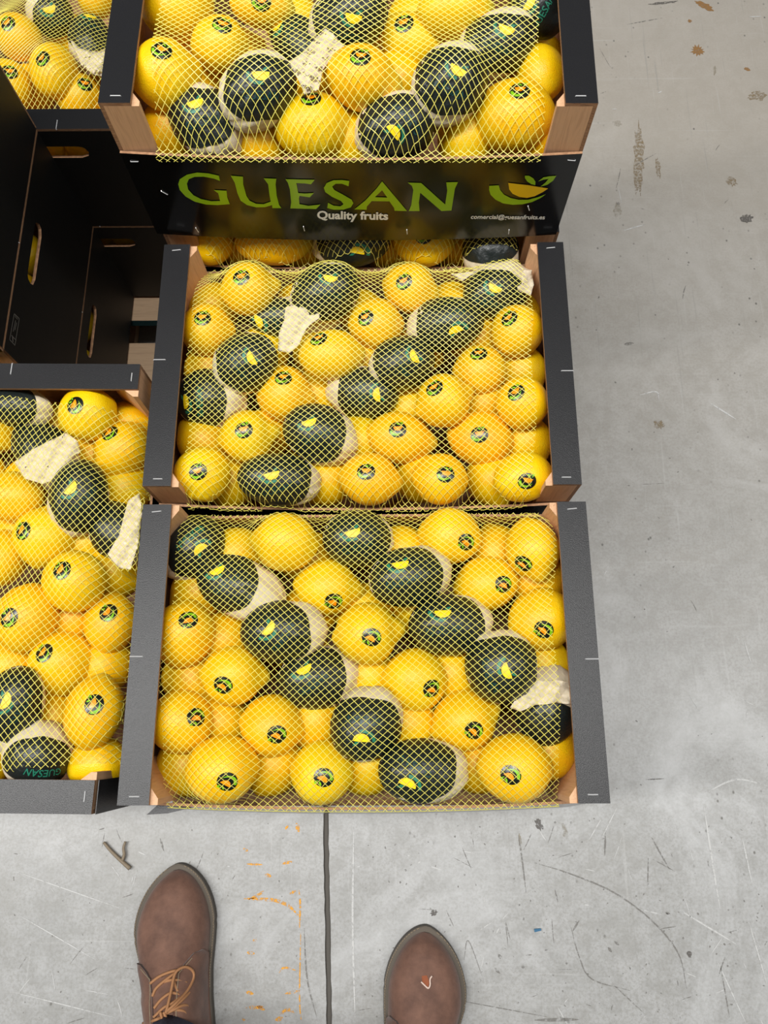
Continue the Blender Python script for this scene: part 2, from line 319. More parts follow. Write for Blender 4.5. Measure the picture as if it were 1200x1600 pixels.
# ------------------------------------------------------------------ crates
CW, CDp, CH, PT = .5, .3193, .2, .065       # width, depth, height, how far the side panels stop below the rails
def wall_with_hole(x_out, x_in, parent):
    hy, hz0, hz1 = CDp / 2, 0.0, CH - .004; cz = CH - .042; a, b_ = .045, .0105
    angs = list(np.linspace(0, 2 * math.pi, 40, endpoint=False)) + [math.atan2(z - cz, y) % (2 * math.pi) for y in (-hy, hy) for z in (hz0, hz1)]
    angs = sorted(set(round(q, 6) for q in angs)); n = len(angs); inner, outer = [], []
    for q in angs:
        c, s_ = math.cos(q), math.sin(q)
        # stadium
        tt = 1e9
        if abs(s_) > 1e-6:
            k = b_ / abs(s_)
            if abs(k * c) <= a - b_: tt = k
        if tt > 1e8:
            cx0 = (a - b_) * (1 if c > 0 else -1); B = -2 * c * cx0; Cq = cx0 * cx0 - b_ * b_; tt = (-B + math.sqrt(max(0, B * B - 4 * Cq))) / 2
        inner.append((tt * c, cz + tt * s_))
        ks = []
        if abs(c) > 1e-9: ks.append(hy / abs(c))
        if s_ > 1e-9: ks.append((hz1 - cz) / s_)
        if s_ < -1e-9: ks.append((hz0 - cz) / s_)
        k = min(ks); outer.append((k * c, cz + k * s_))
    V = [(x, y, z) for x in (x_out, x_in) for ring in (outer, inner) for (y, z) in ring]; Fc = []; mi = []
    for i in range(n):
        j = (i + 1) % n
        Fc.append((i, j, n + j, n + i)); mi.append(0)
        Fc.append((2 * n + j, 2 * n + i, 3 * n + i, 3 * n + j)); mi.append(1)
        Fc.append((n + i, n + j, 3 * n + j, 3 * n + i)); mi.append(2)
        Fc.append((j, i, 2 * n + i, 2 * n + j)); mi.append(2)
    if x_out < x_in: pass
    else: Fc = [f[::-1] for f in Fc]
    Fc = [f[::-1] for f in Fc]
    return mk('end_wall', V, Fc, [M['dull'], M['mdf'], M['mdf']], parent, False, mi)
def panel(y_sign, bow, parent, name, mat, lean=0):
    n = 20; V = []; Fc = []; mi = []; z0, z1 = -.004, CH - PT
    for i in range(n + 1):
        x = -CW / 2 + .0005 + (CW - .001) * i / n; q = 1 - (2 * x / CW) ** 2; yo = CDp / 2 + .0035 + bow * q; yi = yo - .003
        sag = .0
        for (y, z) in ((yo + lean, z0), (yo, z1 - sag), (yi, z1 - sag), (yi + lean, z0)): V.append((x, y * y_sign, z))
    for i in range(n):
        a = 4 * i; c = a + 4
        for k, m in ((0, 0), (1, 1), (2, 1), (3, 1)):
            f = (a + k, c + k, c + (k + 1) % 4, a + (k + 1) % 4); Fc.append(f if y_sign < 0 else f[::-1]); mi.append(m)
    Fc.append((0, 1, 2, 3)); Fc.append((4 * n + 3, 4 * n + 2, 4 * n + 1, 4 * n)); mi += [1, 1]
    return mk(name, V, Fc, [mat, M['mdf']], parent, False, mi)
def staple_mesh():
    v, f = tube([(-.0055, 0, -.001), (-.005, 0, .0006), (.005, 0, .0006), (.0055, 0, -.001)], .0006, 4)
    o = mk('staple', v, f, M['steel']); me = o.data; bpy.data.objects.remove(o); return me
STAPLE = staple_mesh()
def crate(x, y, ztop, yaw, label, group=None, bow=(.007, .002), lean=0):
    e = empty('fruit_crate', (x, y, ztop - CH), yaw); tag(e, label, 'crate', group)
    wl = wall_with_hole(-CW / 2, -CW / 2 + .004, e); wr = wall_with_hole(CW / 2, CW / 2 - .004, e)
    for s in (-1, 1):
        xs = sorted((s * CW / 2, s * (CW / 2 - .0325)))
        r = box('top_rail', (xs[0], xs[1], -CDp / 2, CDp / 2, CH - .0039, CH), [M['black'], M['mdf']], e, [1, 0, 1, 1, 1, 1])
        for (sx_, sy_, rz) in ((s * (CW / 2 - .017), -CDp / 2 + .0085, 0), (s * (CW / 2 - .016), CDp / 2 - .0085, .1), (s * (CW / 2 - .007), random.uniform(-.02, .01), 0)):
            st = link('staple', STAPLE, r); st.location = (sx_, sy_, CH); st.rotation_euler = (0, 0, rz)
            if rz == 0 and abs(sy_) < .05: st.scale = (1.35, 1, 1)
        for q in (-1, 1):
            x0 = s * (CW / 2 - .0042); y0 = q * CDp / 2; a, b_ = .036, .046
            pts = [(x0, y0), (x0 - s * a, y0), (x0 - s * a, y0 - q * .006), (x0 - s * .006, y0 - q * b_), (x0, y0 - q * b_)]
            V = [(px, py, z) for z in (0.006, CH - .0041) for (px, py) in pts]; n = 5
            Fc = [tuple(range(n))[::-1], tuple(range(n, 2 * n))] + [(i, (i + 1) % n, n + (i + 1) % n, n + i) for i in range(n)]
            if s * q > 0: pass
            else: Fc = [f[::-1] for f in Fc]
            Fc = [f[::-1] for f in Fc] if s * q > 0 and False else Fc
            mk('corner_post', V, Fc, M['post'], e)
    fp = panel(-1, bow[0], e, 'front_panel', M['gloss'], lean); bp = panel(1, bow[1], e, 'back_panel', M['gloss'])
    box('base_board', (-CW / 2 + .0045, CW / 2 - .0045, -CDp / 2 - lean, CDp / 2, -.003 if lean else 0, .005), M['mdf'], e)
    e['_fp'] = fp.name; del e['_fp']
    return e, fp
Z2, Z1, Z1B = H - .8345, .2980, .3035
LOW = 'empty looking black crates in the lower layers of the stacks'
CR = {}
def place(key, x, y, zt, yaw, label, **kw):
    e, fp = crate(x, y, zt, yaw, label, **kw); CR[key] = dict(x=x, y=y, z=zt, yaw=yaw, e=e, fp=fp); return e
HP = math.pi / 2
place('F', -.0288, .0962, Z2, .0046, 'black and wood lemon crate nearest the shoes, under yellow net', lean=.016)
place('M', -.0326, .4367, Z2, .0015, 'black and wood lemon crate between the nearest crate and the lettered one')
place('R', -.036, .772, Z2, -.004, 'lemon crate mostly hidden beneath the raised crate with green lettering')
place('T', -.0405, .7689, H - .625, -.0088, 'raised lemon crate with large green lettering on its glossy black front', bow=(.009, .002))
AX = -.2958 - CDp / 2
place('A', AX - .003, -.071 + .25, H - .829, HP - .010, 'lemon crate turned sideways at the left edge of the picture')
place('B', AX, .7691 + .25, H - .829, HP, 'lemon crate turned sideways at the top left, beyond the dark gap')
place('C1', -.4638 - .25, .7691 - CDp / 2, H - .629, 0, 'topmost black crate of the left stack, its plain dark end filling the left edge')
place('C2', -.4638 - .25, .7691 - CDp / 2, H - .829, 0, 'second black crate of the left stack, with oblong hand hole and grey stamp')
place('C3', -.4638 - .25, .7691 - CDp / 2, Z1B, 0, 'lowest visible black crate of the left stack, deep in the dark gap')
place('B1', AX, .7691 + .25, Z1B, HP, 'black crate beneath the top left lemon crate, seen deep in the gap')
for k, (x, y, yaw, zt) in {'F1': (-.0288, .0962, .0046, Z1), 'M1': (-.0326, .4367, .0015, Z1), 'R1': (-.036, .772, -.004, Z1), 'A1': (AX - .003, .179, HP - .01, Z1B)}.items():
    place(k, x, y, zt, yaw, 'black crate hidden in the lower layer under a lemon crate', group='hidden lower layer crates')
# black board wrapped round the right front corner of the sideways crate
A = CR['A']; lz = CH
box('corner_flap', (-.25, -.2172, -CDp / 2 - .0045, -CDp / 2 - .0037, .02, CH - .0005), M['black'], A['e'])
fl_ = [un(x, y, .415) for x, y in ((229, 1273), (247, 1257), (300, 1262), (262, 1271))]; V = fl_ + [p - np.array([0, 0, .003]) for p in fl_]
o = mk('bent_flap', V, [(0, 3, 2, 1), (4, 5, 6, 7), (0, 1, 5, 4), (1, 2, 6, 5), (2, 3, 7, 6), (3, 0, 4, 7)], M['black'], CR['F']['e']); F_ = CR['F']
o.matrix_parent_inverse = (Matrix.Translation((F_['x'], F_['y'], F_['z'] - CH)) @ Matrix.Rotation(F_['yaw'], 4, 'Z')).inverted()
# grey stamp on C2 and the lettering on the raised crate
def flatpoly(pts3, nrm):
    return pts3
from mathutils.geometry import tessellate_polygon
def poly_faces(P2):
    return [tuple(t_) for t_ in tessellate_polygon([[Vector((p[0], p[1], 0)) for p in P2]])]
T = CR['T']; cT, sT = math.cos(T['yaw']), math.sin(T['yaw'])
def on_panel(px, py, off=.0008):            # point of the bowed front panel behind a photograph pixel, in crate coordinates
    d = ray(px, py); o = np.array([0, 0, H]); ld = np.array([cT * d[0] + sT * d[1], -sT * d[0] + cT * d[1], d[2]])
    lo = o - np.array([T['x'], T['y'], T['z'] - CH]); lo = np.array([cT * lo[0] + sT * lo[1], -sT * lo[0] + cT * lo[1], lo[2]])
    x = 0.
    for _ in range(6):
        yy = -(CDp / 2 + .0035 + .009 * (1 - (2 * x / CW) ** 2) + off); k = (yy - lo[1]) / ld[1]; x = lo[0] + k * ld[0]
    return lo + k * ld
def print_polys(name, polys, mats, mis, parent, fn):
    V, Fc, mi = [], [], []
    for P2, m in zip(polys, mis):
        b_ = len(V); V += [fn(x, y) for x, y in P2]; f = poly_faces(P2); Fc += [tuple(b_ + i for i in q) for q in f]; mi += [m] * len(f)
    return mk(name, V, Fc, mats, parent, False, mi)
def z1(p): return [(260 + x / 5, 250 + y / 5) for x, y in p]
def z2(p): return [(480 + x / 4.615, 260 + y / 4.615) for x, y in p]
def z3(p): return [(720 + x / 6.667, 260 + y / 6.667) for x, y in p]
G_ = z1([(410, 123), (330, 105), (240, 98), (160, 115), (105, 150), (92, 190), (105, 235), (150, 285), (220, 325), (310, 348), (400, 352), (495, 345), (475, 290), (470, 240), (370, 235), (405, 260), (415, 300), (420, 320), (350, 322), (270, 305), (210, 275), (170, 230), (160, 185), (175, 150), (220, 132), (290, 130), (370, 145), (418, 163)])
U_ = z1([(503, 123), (598, 130), (600, 190), (625, 280), (650, 318), (700, 342), (760, 345), (815, 325), (805, 270), (795, 190), (760, 143), (858, 147), (853, 190), (862, 280), (880, 350), (898, 376), (828, 376), (826, 352), (770, 368), (700, 370), (630, 352), (580, 318), (555, 260), (535, 180)])
E_ = z1([(930, 150), (1158, 155), (1130, 190), (1080, 183), (1015, 180), (1030, 258), (1080, 262), (1152, 258), (1120, 292), (1040, 280), (1035, 300), (1040, 345), (1110, 358), (1203, 348), (1170, 383), (968, 378), (975, 330), (965, 230), (950, 180)])
S_ = z2([(303, 105), (298, 143), (250, 125), (205, 125), (180, 145), (195, 170), (260, 205), (320, 240), (333, 265), (315, 295), (260, 312), (190, 312), (145, 300), (150, 262), (190, 283), (240, 288), (262, 272), (245, 250), (180, 220), (130, 185), (120, 155), (140, 120), (190, 100), (250, 98)])
A1_ = z2([(540, 108), (540, 172), (488, 222), (465, 250), (430, 290), (428, 312), (340, 310), (420, 245), (500, 160)])
A2_ = z2([(540, 108), (720, 322), (630, 320), (627, 300), (593, 252), (578, 225), (540, 172)])
A3_ = z2([(488, 222), (578, 225), (593, 252), (465, 250)])
N_ = z2([(725, 117), (822, 120), (995, 275), (1010, 175), (1003, 115), (1087, 113), (1065, 160), (1040, 318), (968, 322), (815, 190), (805, 260), (810, 322), (732, 322), (750, 280), (765, 170), (755, 140)])
BOWL = [(297, 203), (395, 197), (410, 245), (450, 295), (520, 330), (600, 347), (700, 348), (800, 322), (885, 290), (830, 330), (740, 372), (640, 395), (540, 400), (440, 385), (360, 345), (310, 295), (295, 245)]
SLICE = [(495, 172), (700, 195), (910, 230), (850, 270), (770, 310), (690, 328), (610, 318), (540, 285), (505, 240)]
LEAF1 = [(668, 97), (710, 98), (755, 125), (778, 160), (775, 195), (735, 185), (690, 155), (668, 120)]
LEAF2 = [(805, 158), (860, 115), (920, 103), (995, 98), (960, 150), (900, 192), (830, 210), (880, 170), (915, 130), (860, 138)]
def fix(o):                                  # face the printing outwards (towards -y of the crate)
    me = o.data; me.update()
    for p in me.polygons:
        if p.normal.y > 0: p.flip()
    return o
TE = T['fp']
for nm, ps in (('letter_g', [G_]), ('letter_u', [U_]), ('letter_e', [E_]), ('letter_s', [S_]), ('letter_a', [A1_, A2_, A3_]), ('letter_n', [N_])):
    fix(print_polys('letter', ps, [M['sign_green']], [0] * len(ps), TE, on_panel))
lg = fix(print_polys('printed_logo', [z3(BOWL), z3(LEAF1), z3(LEAF2), z3(SLICE)], [M['sign_green'], M['sign_orange']], [0, 0, 0, 1], TE, on_panel)); lg['label'] = 'green bowl and leaves with orange half slice'
def textmesh(s, bold=0, shear=0):
    c = bpy.data.curves.new('txt', 'FONT'); c.body = s; c.size = 1; c.offset = bold; c.shear = shear; c.resolution_u = 3
    o = bpy.data.objects.new('txt', c); COL.objects.link(o); dg = bpy.context.evaluated_depsgraph_get(); dg.update()
    me = o.evaluated_get(dg).to_mesh(); V = np.array([v.co[:] for v in me.vertices]); Fc = [tuple(p.vertices) for p in me.polygons]
    o.evaluated_get(dg).to_mesh_clear(); bpy.data.objects.remove(o); V[:, 0] -= V[:, 0].min(); V[:, 0] /= V[:, 0].max(); return V[:, :2], Fc
for s, x0, x1, yb0, yb1, hgt, bold, sh, lab in (('Quality fruits', 495.5, 606.5, 341.6, 343.2, 12.5, .032, 0, 'white words under the green lettering'), ('comercial@guesanfruits.es', 735.7, 851.6, 341.8, 342.6, 6.6, .02, .2, 'small white contact line')):
    V2, f2 = textmesh(s, bold, sh); asc = .73
    o = mk('small_print', [on_panel(x0 + (x1 - x0) * u, yb0 + (yb1 - yb0) * u - hgt * v / asc) for u, v in V2], f2, M['sign_white'], TE); fix(o); o['label'] = lab
for (px, py, rz) in ((257, 301, .8), (308, 359, 1.4), (475, 357, 1.5), (636, 362, 1.5), (795, 362, 1.5), (210, 252, 0), (826, 325, 1.2), (893, 250, .1)):
    p = on_panel(px, py, .0002); st = link('staple', STAPLE, TE); st.location = p; st.rotation_euler = (HP, rz, 0); st.scale = (.8, .8, .8)
# stamp on the end wall of C2
C2 = CR['C2']
def on_end(px, py):
    d = ray(px, py); o = np.array([0, 0, H]); k = (-.4638 + .0006 - o[0]) / d[0]; p = o + k * d; return p - np.array([C2['x'], C2['y'], C2['z'] - CH])
def seg(a, b_, wv=.0011):
    a, b_ = on_end(*a), on_end(*b_); d = b_ - a; L = np.linalg.norm(d[1:]); n = np.array([0, -d[2], d[1]]) / L * wv / 2
    return [a + n, b_ + n, b_ - n, a - n], [(0, 1, 2, 3)]
q = lambda x, y: (x / 9.23, 440 + y / 9.23)
cs = [q(205, 465), q(278, 535), q(215, 920), q(140, 835)]
segs = [seg(cs[i], cs[(i + 1) % 4]) for i in range(4)] + [seg(q(165, 775), q(235, 850)), seg(q(225, 560), q(190, 720)), seg(q(240, 590), q(215, 700)), seg(q(215, 500), q(255, 545), .0008), seg(q(180, 800), q(190, 870), .002)]
V, Fc, _ = merge(segs); tag(mk('stamp', V, Fc, M['mark'], C2['e']), 'grey outlined stamp')
# ------------------------------------------------------------------ lemons
def sph(nu, nv):                            # directions of a uv sphere about +z
    D = [(0, 0, 1)]; Fc = []
    for j in range(1, nv):
        th = math.pi * (j / nv if j > 1 else .75 / nv)
        for i in range(nu): ph = 2 * math.pi * i / nu; D.append((math.sin(th) * math.cos(ph), math.sin(th) * math.sin(ph), math.cos(th)))
    D.append((0, 0, -1)); L = len(D) - 1
    for i in range(nu):
        Fc.append((0, 1 + i, 1 + (i + 1) % nu)); b_ = 1 + (nv - 2) * nu; Fc.append((L, b_ + (i + 1) % nu, b_ + i))
    for j in range(nv - 2):
        for i in range(nu):
            a = 1 + j * nu + i; c = 1 + j * nu + (i + 1) % nu; Fc.append((a, a + nu, c + nu, c))
    return np.array(D), Fc
SD, SF = sph(32, 22)
def lemonR(D, a, tip, k):                   # distance of the peel from the centre; short radius 1, long radius about a
    D = np.atleast_2d(D); tip = tip * 1.45; c = np.clip(D[:, 2], -1, 1); th = np.arccos(c); a0 = max(1., a - tip)
    R = 1 / np.sqrt((1 - c * c) + (c / a0) ** 2) + tip * np.exp(-(th / .29) ** 2) + .5 * tip * np.exp(-((math.pi - th) / .22) ** 2)
    R += -.05 * tip * np.exp(-((th - .55) / .2) ** 2)
    ph = np.arctan2(D[:, 1], D[:, 0]); st = np.sqrt(1 - c * c)
    return R * (1 + .012 * st * np.sin(3 * ph + k) + .014 * st * np.sin(2 * ph + 2.1 * k) * c + .012 * np.sin(4 * c + k))
LM = {}
def lemon_mesh(a, tip, k):
    key = (a, tip, k)
    if key not in LM:
        V = SD * lemonR(SD, a, tip, k)[:, None]
        o = mk('lemon', V, SF, M['lemon2'] if k == 2 else M['lemon'], None, True); LM[key] = o.data; bpy.data.objects.remove(o)
    return LM[key]
def frame(axis, roll=0):
    z = np.array(axis, float); z /= np.linalg.norm(z); x = np.cross([0, 0, 1.], z)
    if np.linalg.norm(x) < 1e-3: x = np.array([1., 0, 0])
    x /= np.linalg.norm(x); y = np.cross(z, x); c, s_ = math.cos(roll), math.sin(roll)
    return np.stack([c * x + s_ * y, -s_ * x + c * y, z], 1)
def hit(px, py, c, Rm, r, Rfn):             # where the ray of a pixel meets a star-shaped fruit
    d = ray(px, py); o = np.array([0, 0, H]); t0 = np.dot(c - o, d); ts = t0 + np.linspace(-2, .5, 900) * r
    P = (o + ts[:, None] * d - c) @ Rm; n = np.linalg.norm(P, axis=1); ins = n < r * Rfn(P / n[:, None]); i = np.argmax(ins)
    if not ins.any(): i = np.argmin(n - r * Rfn(P / n[:, None]))
    return P[i]                             # in fruit coordinates (metres)
def hits(PXs, PYs, c, Rm, r, Rfn, a):
    d = np.stack([(np.array(PXs) - 600) / FPX, -(np.array(PYs) - 800) / FPX, -np.ones(len(PXs))], 1) @ RC.T; d /= np.linalg.norm(d, axis=1)[:, None]
    o = np.array([0, 0, H]) - c; t0 = -(d @ o); lo = t0 - 1.3 * r * max(1, a); out = np.zeros((len(d), 3)); done = np.zeros(len(d), bool); best = np.full(len(d), 1e9)
    for st in np.linspace(0, 1.5 * r * max(1, a), 130):
        P = (o + (lo + st)[:, None] * d) @ Rm; n = np.linalg.norm(P, axis=1); D = P / n[:, None]; g = n - r * Rfn(D)
        new = ~done & (g < best); out[new] = D[new]; best[new] = g[new]; done |= g < 0
    return out
def tangent(p, Rm, ang, ref=None):          # tangent frame at p with e2 turned ang degrees from "up the picture"
    n = p / np.linalg.norm(p); up = Rm.T @ np.array([0, 1., .0]); e2 = up - n * np.dot(up, n); e2 /= np.linalg.norm(e2); e1 = np.cross(e2, n)
    a = math.radians(ang); return math.cos(a) * e1 + math.sin(a) * e2, -math.sin(a) * e1 + math.cos(a) * e2, n
def finer(P2, Fc, mx=.0022):
    P = [tuple(p) for p in P2]; out = []; st = [tuple(f) for f in Fc]; st = [(f[0], f[i], f[i + 1]) for f in st for i in range(1, len(f) - 1)]; cache = {}
    while st:
        f = st.pop(); e = [math.dist(P[f[i]], P[f[(i + 1) % 3]]) for i in range(3)]; i = e.index(max(e))
        if e[i] <= mx: out.append(f); continue
        a, b_, c = f[i], f[(i + 1) % 3], f[(i + 2) % 3]; k = (min(a, b_), max(a, b_))
        if k not in cache: P.append(((P[a][0] + P[b_][0]) / 2, (P[a][1] + P[b_][1]) / 2)); cache[k] = len(P) - 1
        m = cache[k]; st += [(a, m, c), (m, b_, c)]
    return P, out
def decal(parts, p, e1, e2, Rfn, r, off):   # 2D polygons (metres) laid on the fruit around p
    V, Fc, mi = [], [], []
    for P2, f, m, k in parts:
        b_ = len(V); Q = p + np.array([x * e1 + y * e2 for x, y in P2]); d = Q / np.linalg.norm(Q, axis=1)[:, None]
        V += list(d * (Rfn(d) * r + off * k)[:, None]); Fc += [tuple(b_ + i for i in q_) for q_ in f]; mi += [m] * len(f)
    return np.array(V), Fc, mi
def disc(rx, ry, n=26, rings=3):
    P = [(0, 0)]; Fc = []
    for j in range(1, rings + 1):
        for i in range(n): a = 2 * math.pi * i / n; P.append((rx * j / rings * math.cos(a), ry * j / rings * math.sin(a)))
    for i in range(n): Fc.append((0, 1 + i, 1 + (i + 1) % n))
    for j in range(rings - 1):
        for i in range(n):
            a = 1 + j * n + i; c = 1 + j * n + (i + 1) % n; Fc.append((a, a + n, c + n, c))
    return P, Fc
def norm_logo(P, s, dx=0, dy=0): return [((x - 640) / 350 * s + dx, -(y - 268) / 350 * s + dy) for x, y in P]
SR = .0112
ST_PARTS = [disc(SR, SR * .9) + (0, 1.)]
for P, m, kx, ky in ((BOWL, 1, -.0005, -.0012), (LEAF1, 1, -.0003, .0012), (LEAF2, 1, -.0006, .0012), (SLICE, 2, -.0004, .0004)):
    q = norm_logo(P, SR * .86, kx, ky); q = [(x, y * 1.45) for x, y in q]; ST_PARTS.append(finer(q, poly_faces(q)) + (m, 2.0))
def outward(V, Fc):
    out = []
    for f in Fc:
        a, b_, c = V[f[0]], V[f[1]], V[f[2]]
        out.append(f if np.dot(np.cross(b_ - a, c - a), a + b_ + c) > 0 else tuple(f)[::-1])
    return out
GUE = textmesh('GUESAN', .012)
def tess_sub(V2, Fc): return V2, Fc
ITEMS = []
NAME = {'F': 'nearest crate', 'M': 'middle crate', 'T': 'raised crate', 'R': 'half hidden crate', 'A': 'left crate', 'B': 'top left crate'}
def zbase(ck, lay): return CR[ck]['z'] - (.047 if lay == 0 else .090)
# lemon: (phrase, cx, cy, long px, short px, tip angle, tip size, sticker px or None, sticker turn, dz)
LEM = {
 'F': (165, [
  ('bare, at the back, left of centre, nipple pointing left', 446, 847, 116, 92, 172, .14, None, 0, 0),
  ('with nipple pointing right, second row behind the left wrapped pair', 511, 918, 124, 88, -6, .2, (521.7, 940), 0, .004),
  ('against the left rail, with sticker near its upper right', 288, 990, 112, 96, 80, .06, (294, 968), 40, 0),
  ('at centre left, greenish nipple pointing right', 364, 1055, 116, 92, -2, .16, (348, 1071), 0, 0),
  ('against the left rail, second from the front', 283, 1127, 106, 98, 150, .06, (307, 1120), 25, 0),
  ('second row from the front, left of a wrapped one', 425, 1134, 112, 96, -10, .1, (433, 1148), 5, .002),
  ('at the front left corner', 347, 1202, 118, 103, 10, .06, (355, 1222), 0, .003),
  ('in the front row, second from the left', 503, 1207, 103, 97, 170, .05, (506, 1215), 0, .002),
  ('in the very middle, nipple pointing right', 573, 990, 124, 97, 8, .2, (580.7, 995.7), 0, .004),
  ('at the back, right of centre', 703, 838, 106, 87, 170, .06, (729, 847), 0, 0),
  ('standing on end at the back right corner', 832, 857, 112, 84, -78, .12, (817, 881), -20, 0),
  ('below the back right pair, sticker on its right', 760, 912, 108, 85, -170, .08, (787, 913), 15, .002),
  ('against the right rail, sticker low on its right', 846, 968, 112, 97, 20, .06, (850, 984), -20, 0),
  ('right of centre, just below the wrapped pair in the middle', 648, 1062, 108, 98, 0, .06, (675, 1076), 20, .002),
  ('right of centre, nipple pointing up and right', 725, 1126, 124, 95, 22, .18, (741, 1142), -15, .003),
  ('at the front right, largest of its row', 803, 1200, 125, 104, 0, .06, (798, 1211), -10, .003)]),
 'M': (10, [
  ('at the back left, nipple pointing right', 388, 452, 99, 82, 14, .2, (376.6, 433), 10, .003),
  ('against the left rail near the back', 323, 516, 85, 81, 0, .1, (316, 496.5), 10, 0),
  ('at centre back, broad, sticker on its top left', 518, 555, 110, 78, 8, .1, (498, 528.6), 15, .003),
  ('behind the broad centre back lemon, half round', 587, 507, 94, 80, 5, .08, (571, 496), 20, .001),
  ('at the back, right of centre', 640, 451, 96, 76, -15, .14, (631, 440), 15, .002),
  ('left of centre, just right of a wrapped lemon by the rail', 444, 616, 100, 87, -10, .12, (442.6, 590), 10, .003),
  ('at lower left, nipple pointing right', 386, 682, 103, 82, 10, .22, (380.5, 672), 15, .003),
  ('at the front left corner', 317, 741, 92, 87, 100, .06, (309, 737), 20, .002),
  ('at the right rail near the back', 808, 518, 87, 82, 60, .08, (795.5, 497), 35, 0),
  ('right of centre, below the right rear wrapped lemon', 750, 580, 88, 79, 180, .06, (748, 552), 5, -.003),
  ('right of centre, nipple pointing up and right', 692, 627, 106, 84, 24, .2, (678.5, 606), 25, .004),
  ('at the right rail, middle of the row', 816, 630, 86, 82, 0, .06, (806, 613), 25, 0),
  ('orange tinted, at centre in the second row, nipple pointing right', 624, 684, 124, 81, -8, .18, (621.5, 671), 5, .002),
  ('wide, at right in the second row', 752, 686, 110, 86, 170, .07, (749, 679), 5, .002),
  ('in the front row, just left of centre', 577, 749, 108, 82, -8, .12, (572, 737), 0, .003),
  ('in the front row, right of centre', 688, 749, 94, 80, 175, .06, (696.5, 741), -5, .003),
  ('at the front right corner', 817, 745, 98, 80, 20, .05, (824, 752), -10, .002)]),
 'T': (5, [
  ('bare and very large, at the back left against the rail', 277, 13, 120, 96, 20, .06, None, 0, 0),
  ('left, second row, sticker at its top', 343, 70, 93, 80, 10, .06, (347, 38), 0, .003),
  ('against the left rail, greenish nipple pointing right', 259, 119, 108, 104, 20, .1, (252, 78), -10, .004),
  ('cut by the top picture edge, left of centre', 410, 10, 104, 62, 0, .06, (408, 2), 0, 0),
  ('in the middle, nipple pointing right', 564, 122, 134, 94, -8, .18, (563, 88), 0, .005),
  ('in the front row, left of centre, tall', 488, 198, 124, 98, 10, .07, (485.5, 153), 5, .004),
  ('at centre back, nipple pointing down and right', 643, 66, 126, 80, -14, .16, (631.5, 36), 20, .003),
  ('bare, cut by the top picture edge, right of centre, green nipple', 710, 17, 132, 80, 10, .16, None, 0, .002),
  ('bare, standing on end at the right rail with a greenish top', 843, 116, 106, 78, 95, .1, None, 0, 0),
  ('at the front right corner, largest', 803, 183, 133, 108, 0, .06, (812, 141), 5, .006)]),
 'R': (5, [
  ('at far left, cut off by the lettered front', 326, 380, 84, 66, 0, .08, None, 0, 0),
  ('broad, bare, second from the left, cut off by the lettered front', 428, 378, 126, 70, 5, .08, None, 0, .003),
  ('with half hidden sticker, right of the wrapped lemon', 662, 378, 102, 74, 0, .06, (662, 369), 5, .002)]),
 'A': (75, [
  ('at the back, sticker on its upper left', 137, 647, 86, 86, 30, .06, (117, 633), 0, 0),
  ('at the right rail near the back, pointing up', 191, 703, 108, 84, 62, .1, (171, 676), 0, .003),
  ('bare, cut by the left picture edge near the back', 22, 776, 98, 80, 170, .06, None, 0, 0),
  ('with nipple pointing up, second row from the left edge', 70, 840, 100, 94, 80, .12, (35, 829), 0, .003),
  ('at centre, sticker on its upper left', 117, 908, 100, 96, 100, .05, (96, 891), 0, .004),
  ('against the right rail in the middle', 173, 973, 104, 80, 90, .06, (169, 957), 0, .001),
  ('cut by the left picture edge at mid height, with sticker', 41, 965, 114, 92, 80, .06, (13.5, 965), -10, 0),
  ('left of the right front lemon, nipple up', 97, 1035, 104, 100, 100, .08, (68, 1020), 0, .004),
  ('at the right front, tall, pointing up', 147, 1112, 122, 90, 80, .08, (147, 1101), 0, .005),
  ('bare, at the left edge below the bare rear one', 2, 872, 96, 78, 90, .06, None, 0, -.004),
  ('bare, at the front right corner beyond the net edge', 152, 1192, 98, 84, 10, .06, None, 0, -.006)]),
 'B': (60, [
  ('with sticker at upper left, by the left picture edge', 28, 58, 82, 66, 160, .06, (12, 36), 0, .002),
  ('in the middle, sticker on its upper left', 85, 112, 96, 74, 100, .06, (66, 91), 0, .003),
  ('at the front right, beside the raised crate', 125, 152, 76, 68, 10, .06, (133, 131), -30, .002),
  ('at the front left corner, half hidden by the dark stack', 14, 134, 84, 70, 110, .06, (15, 112), -30, 0),
  ('bare, cut by the top picture edge', 149, 2, 56, 50, 0, .06, None, 0, 0)]),
}
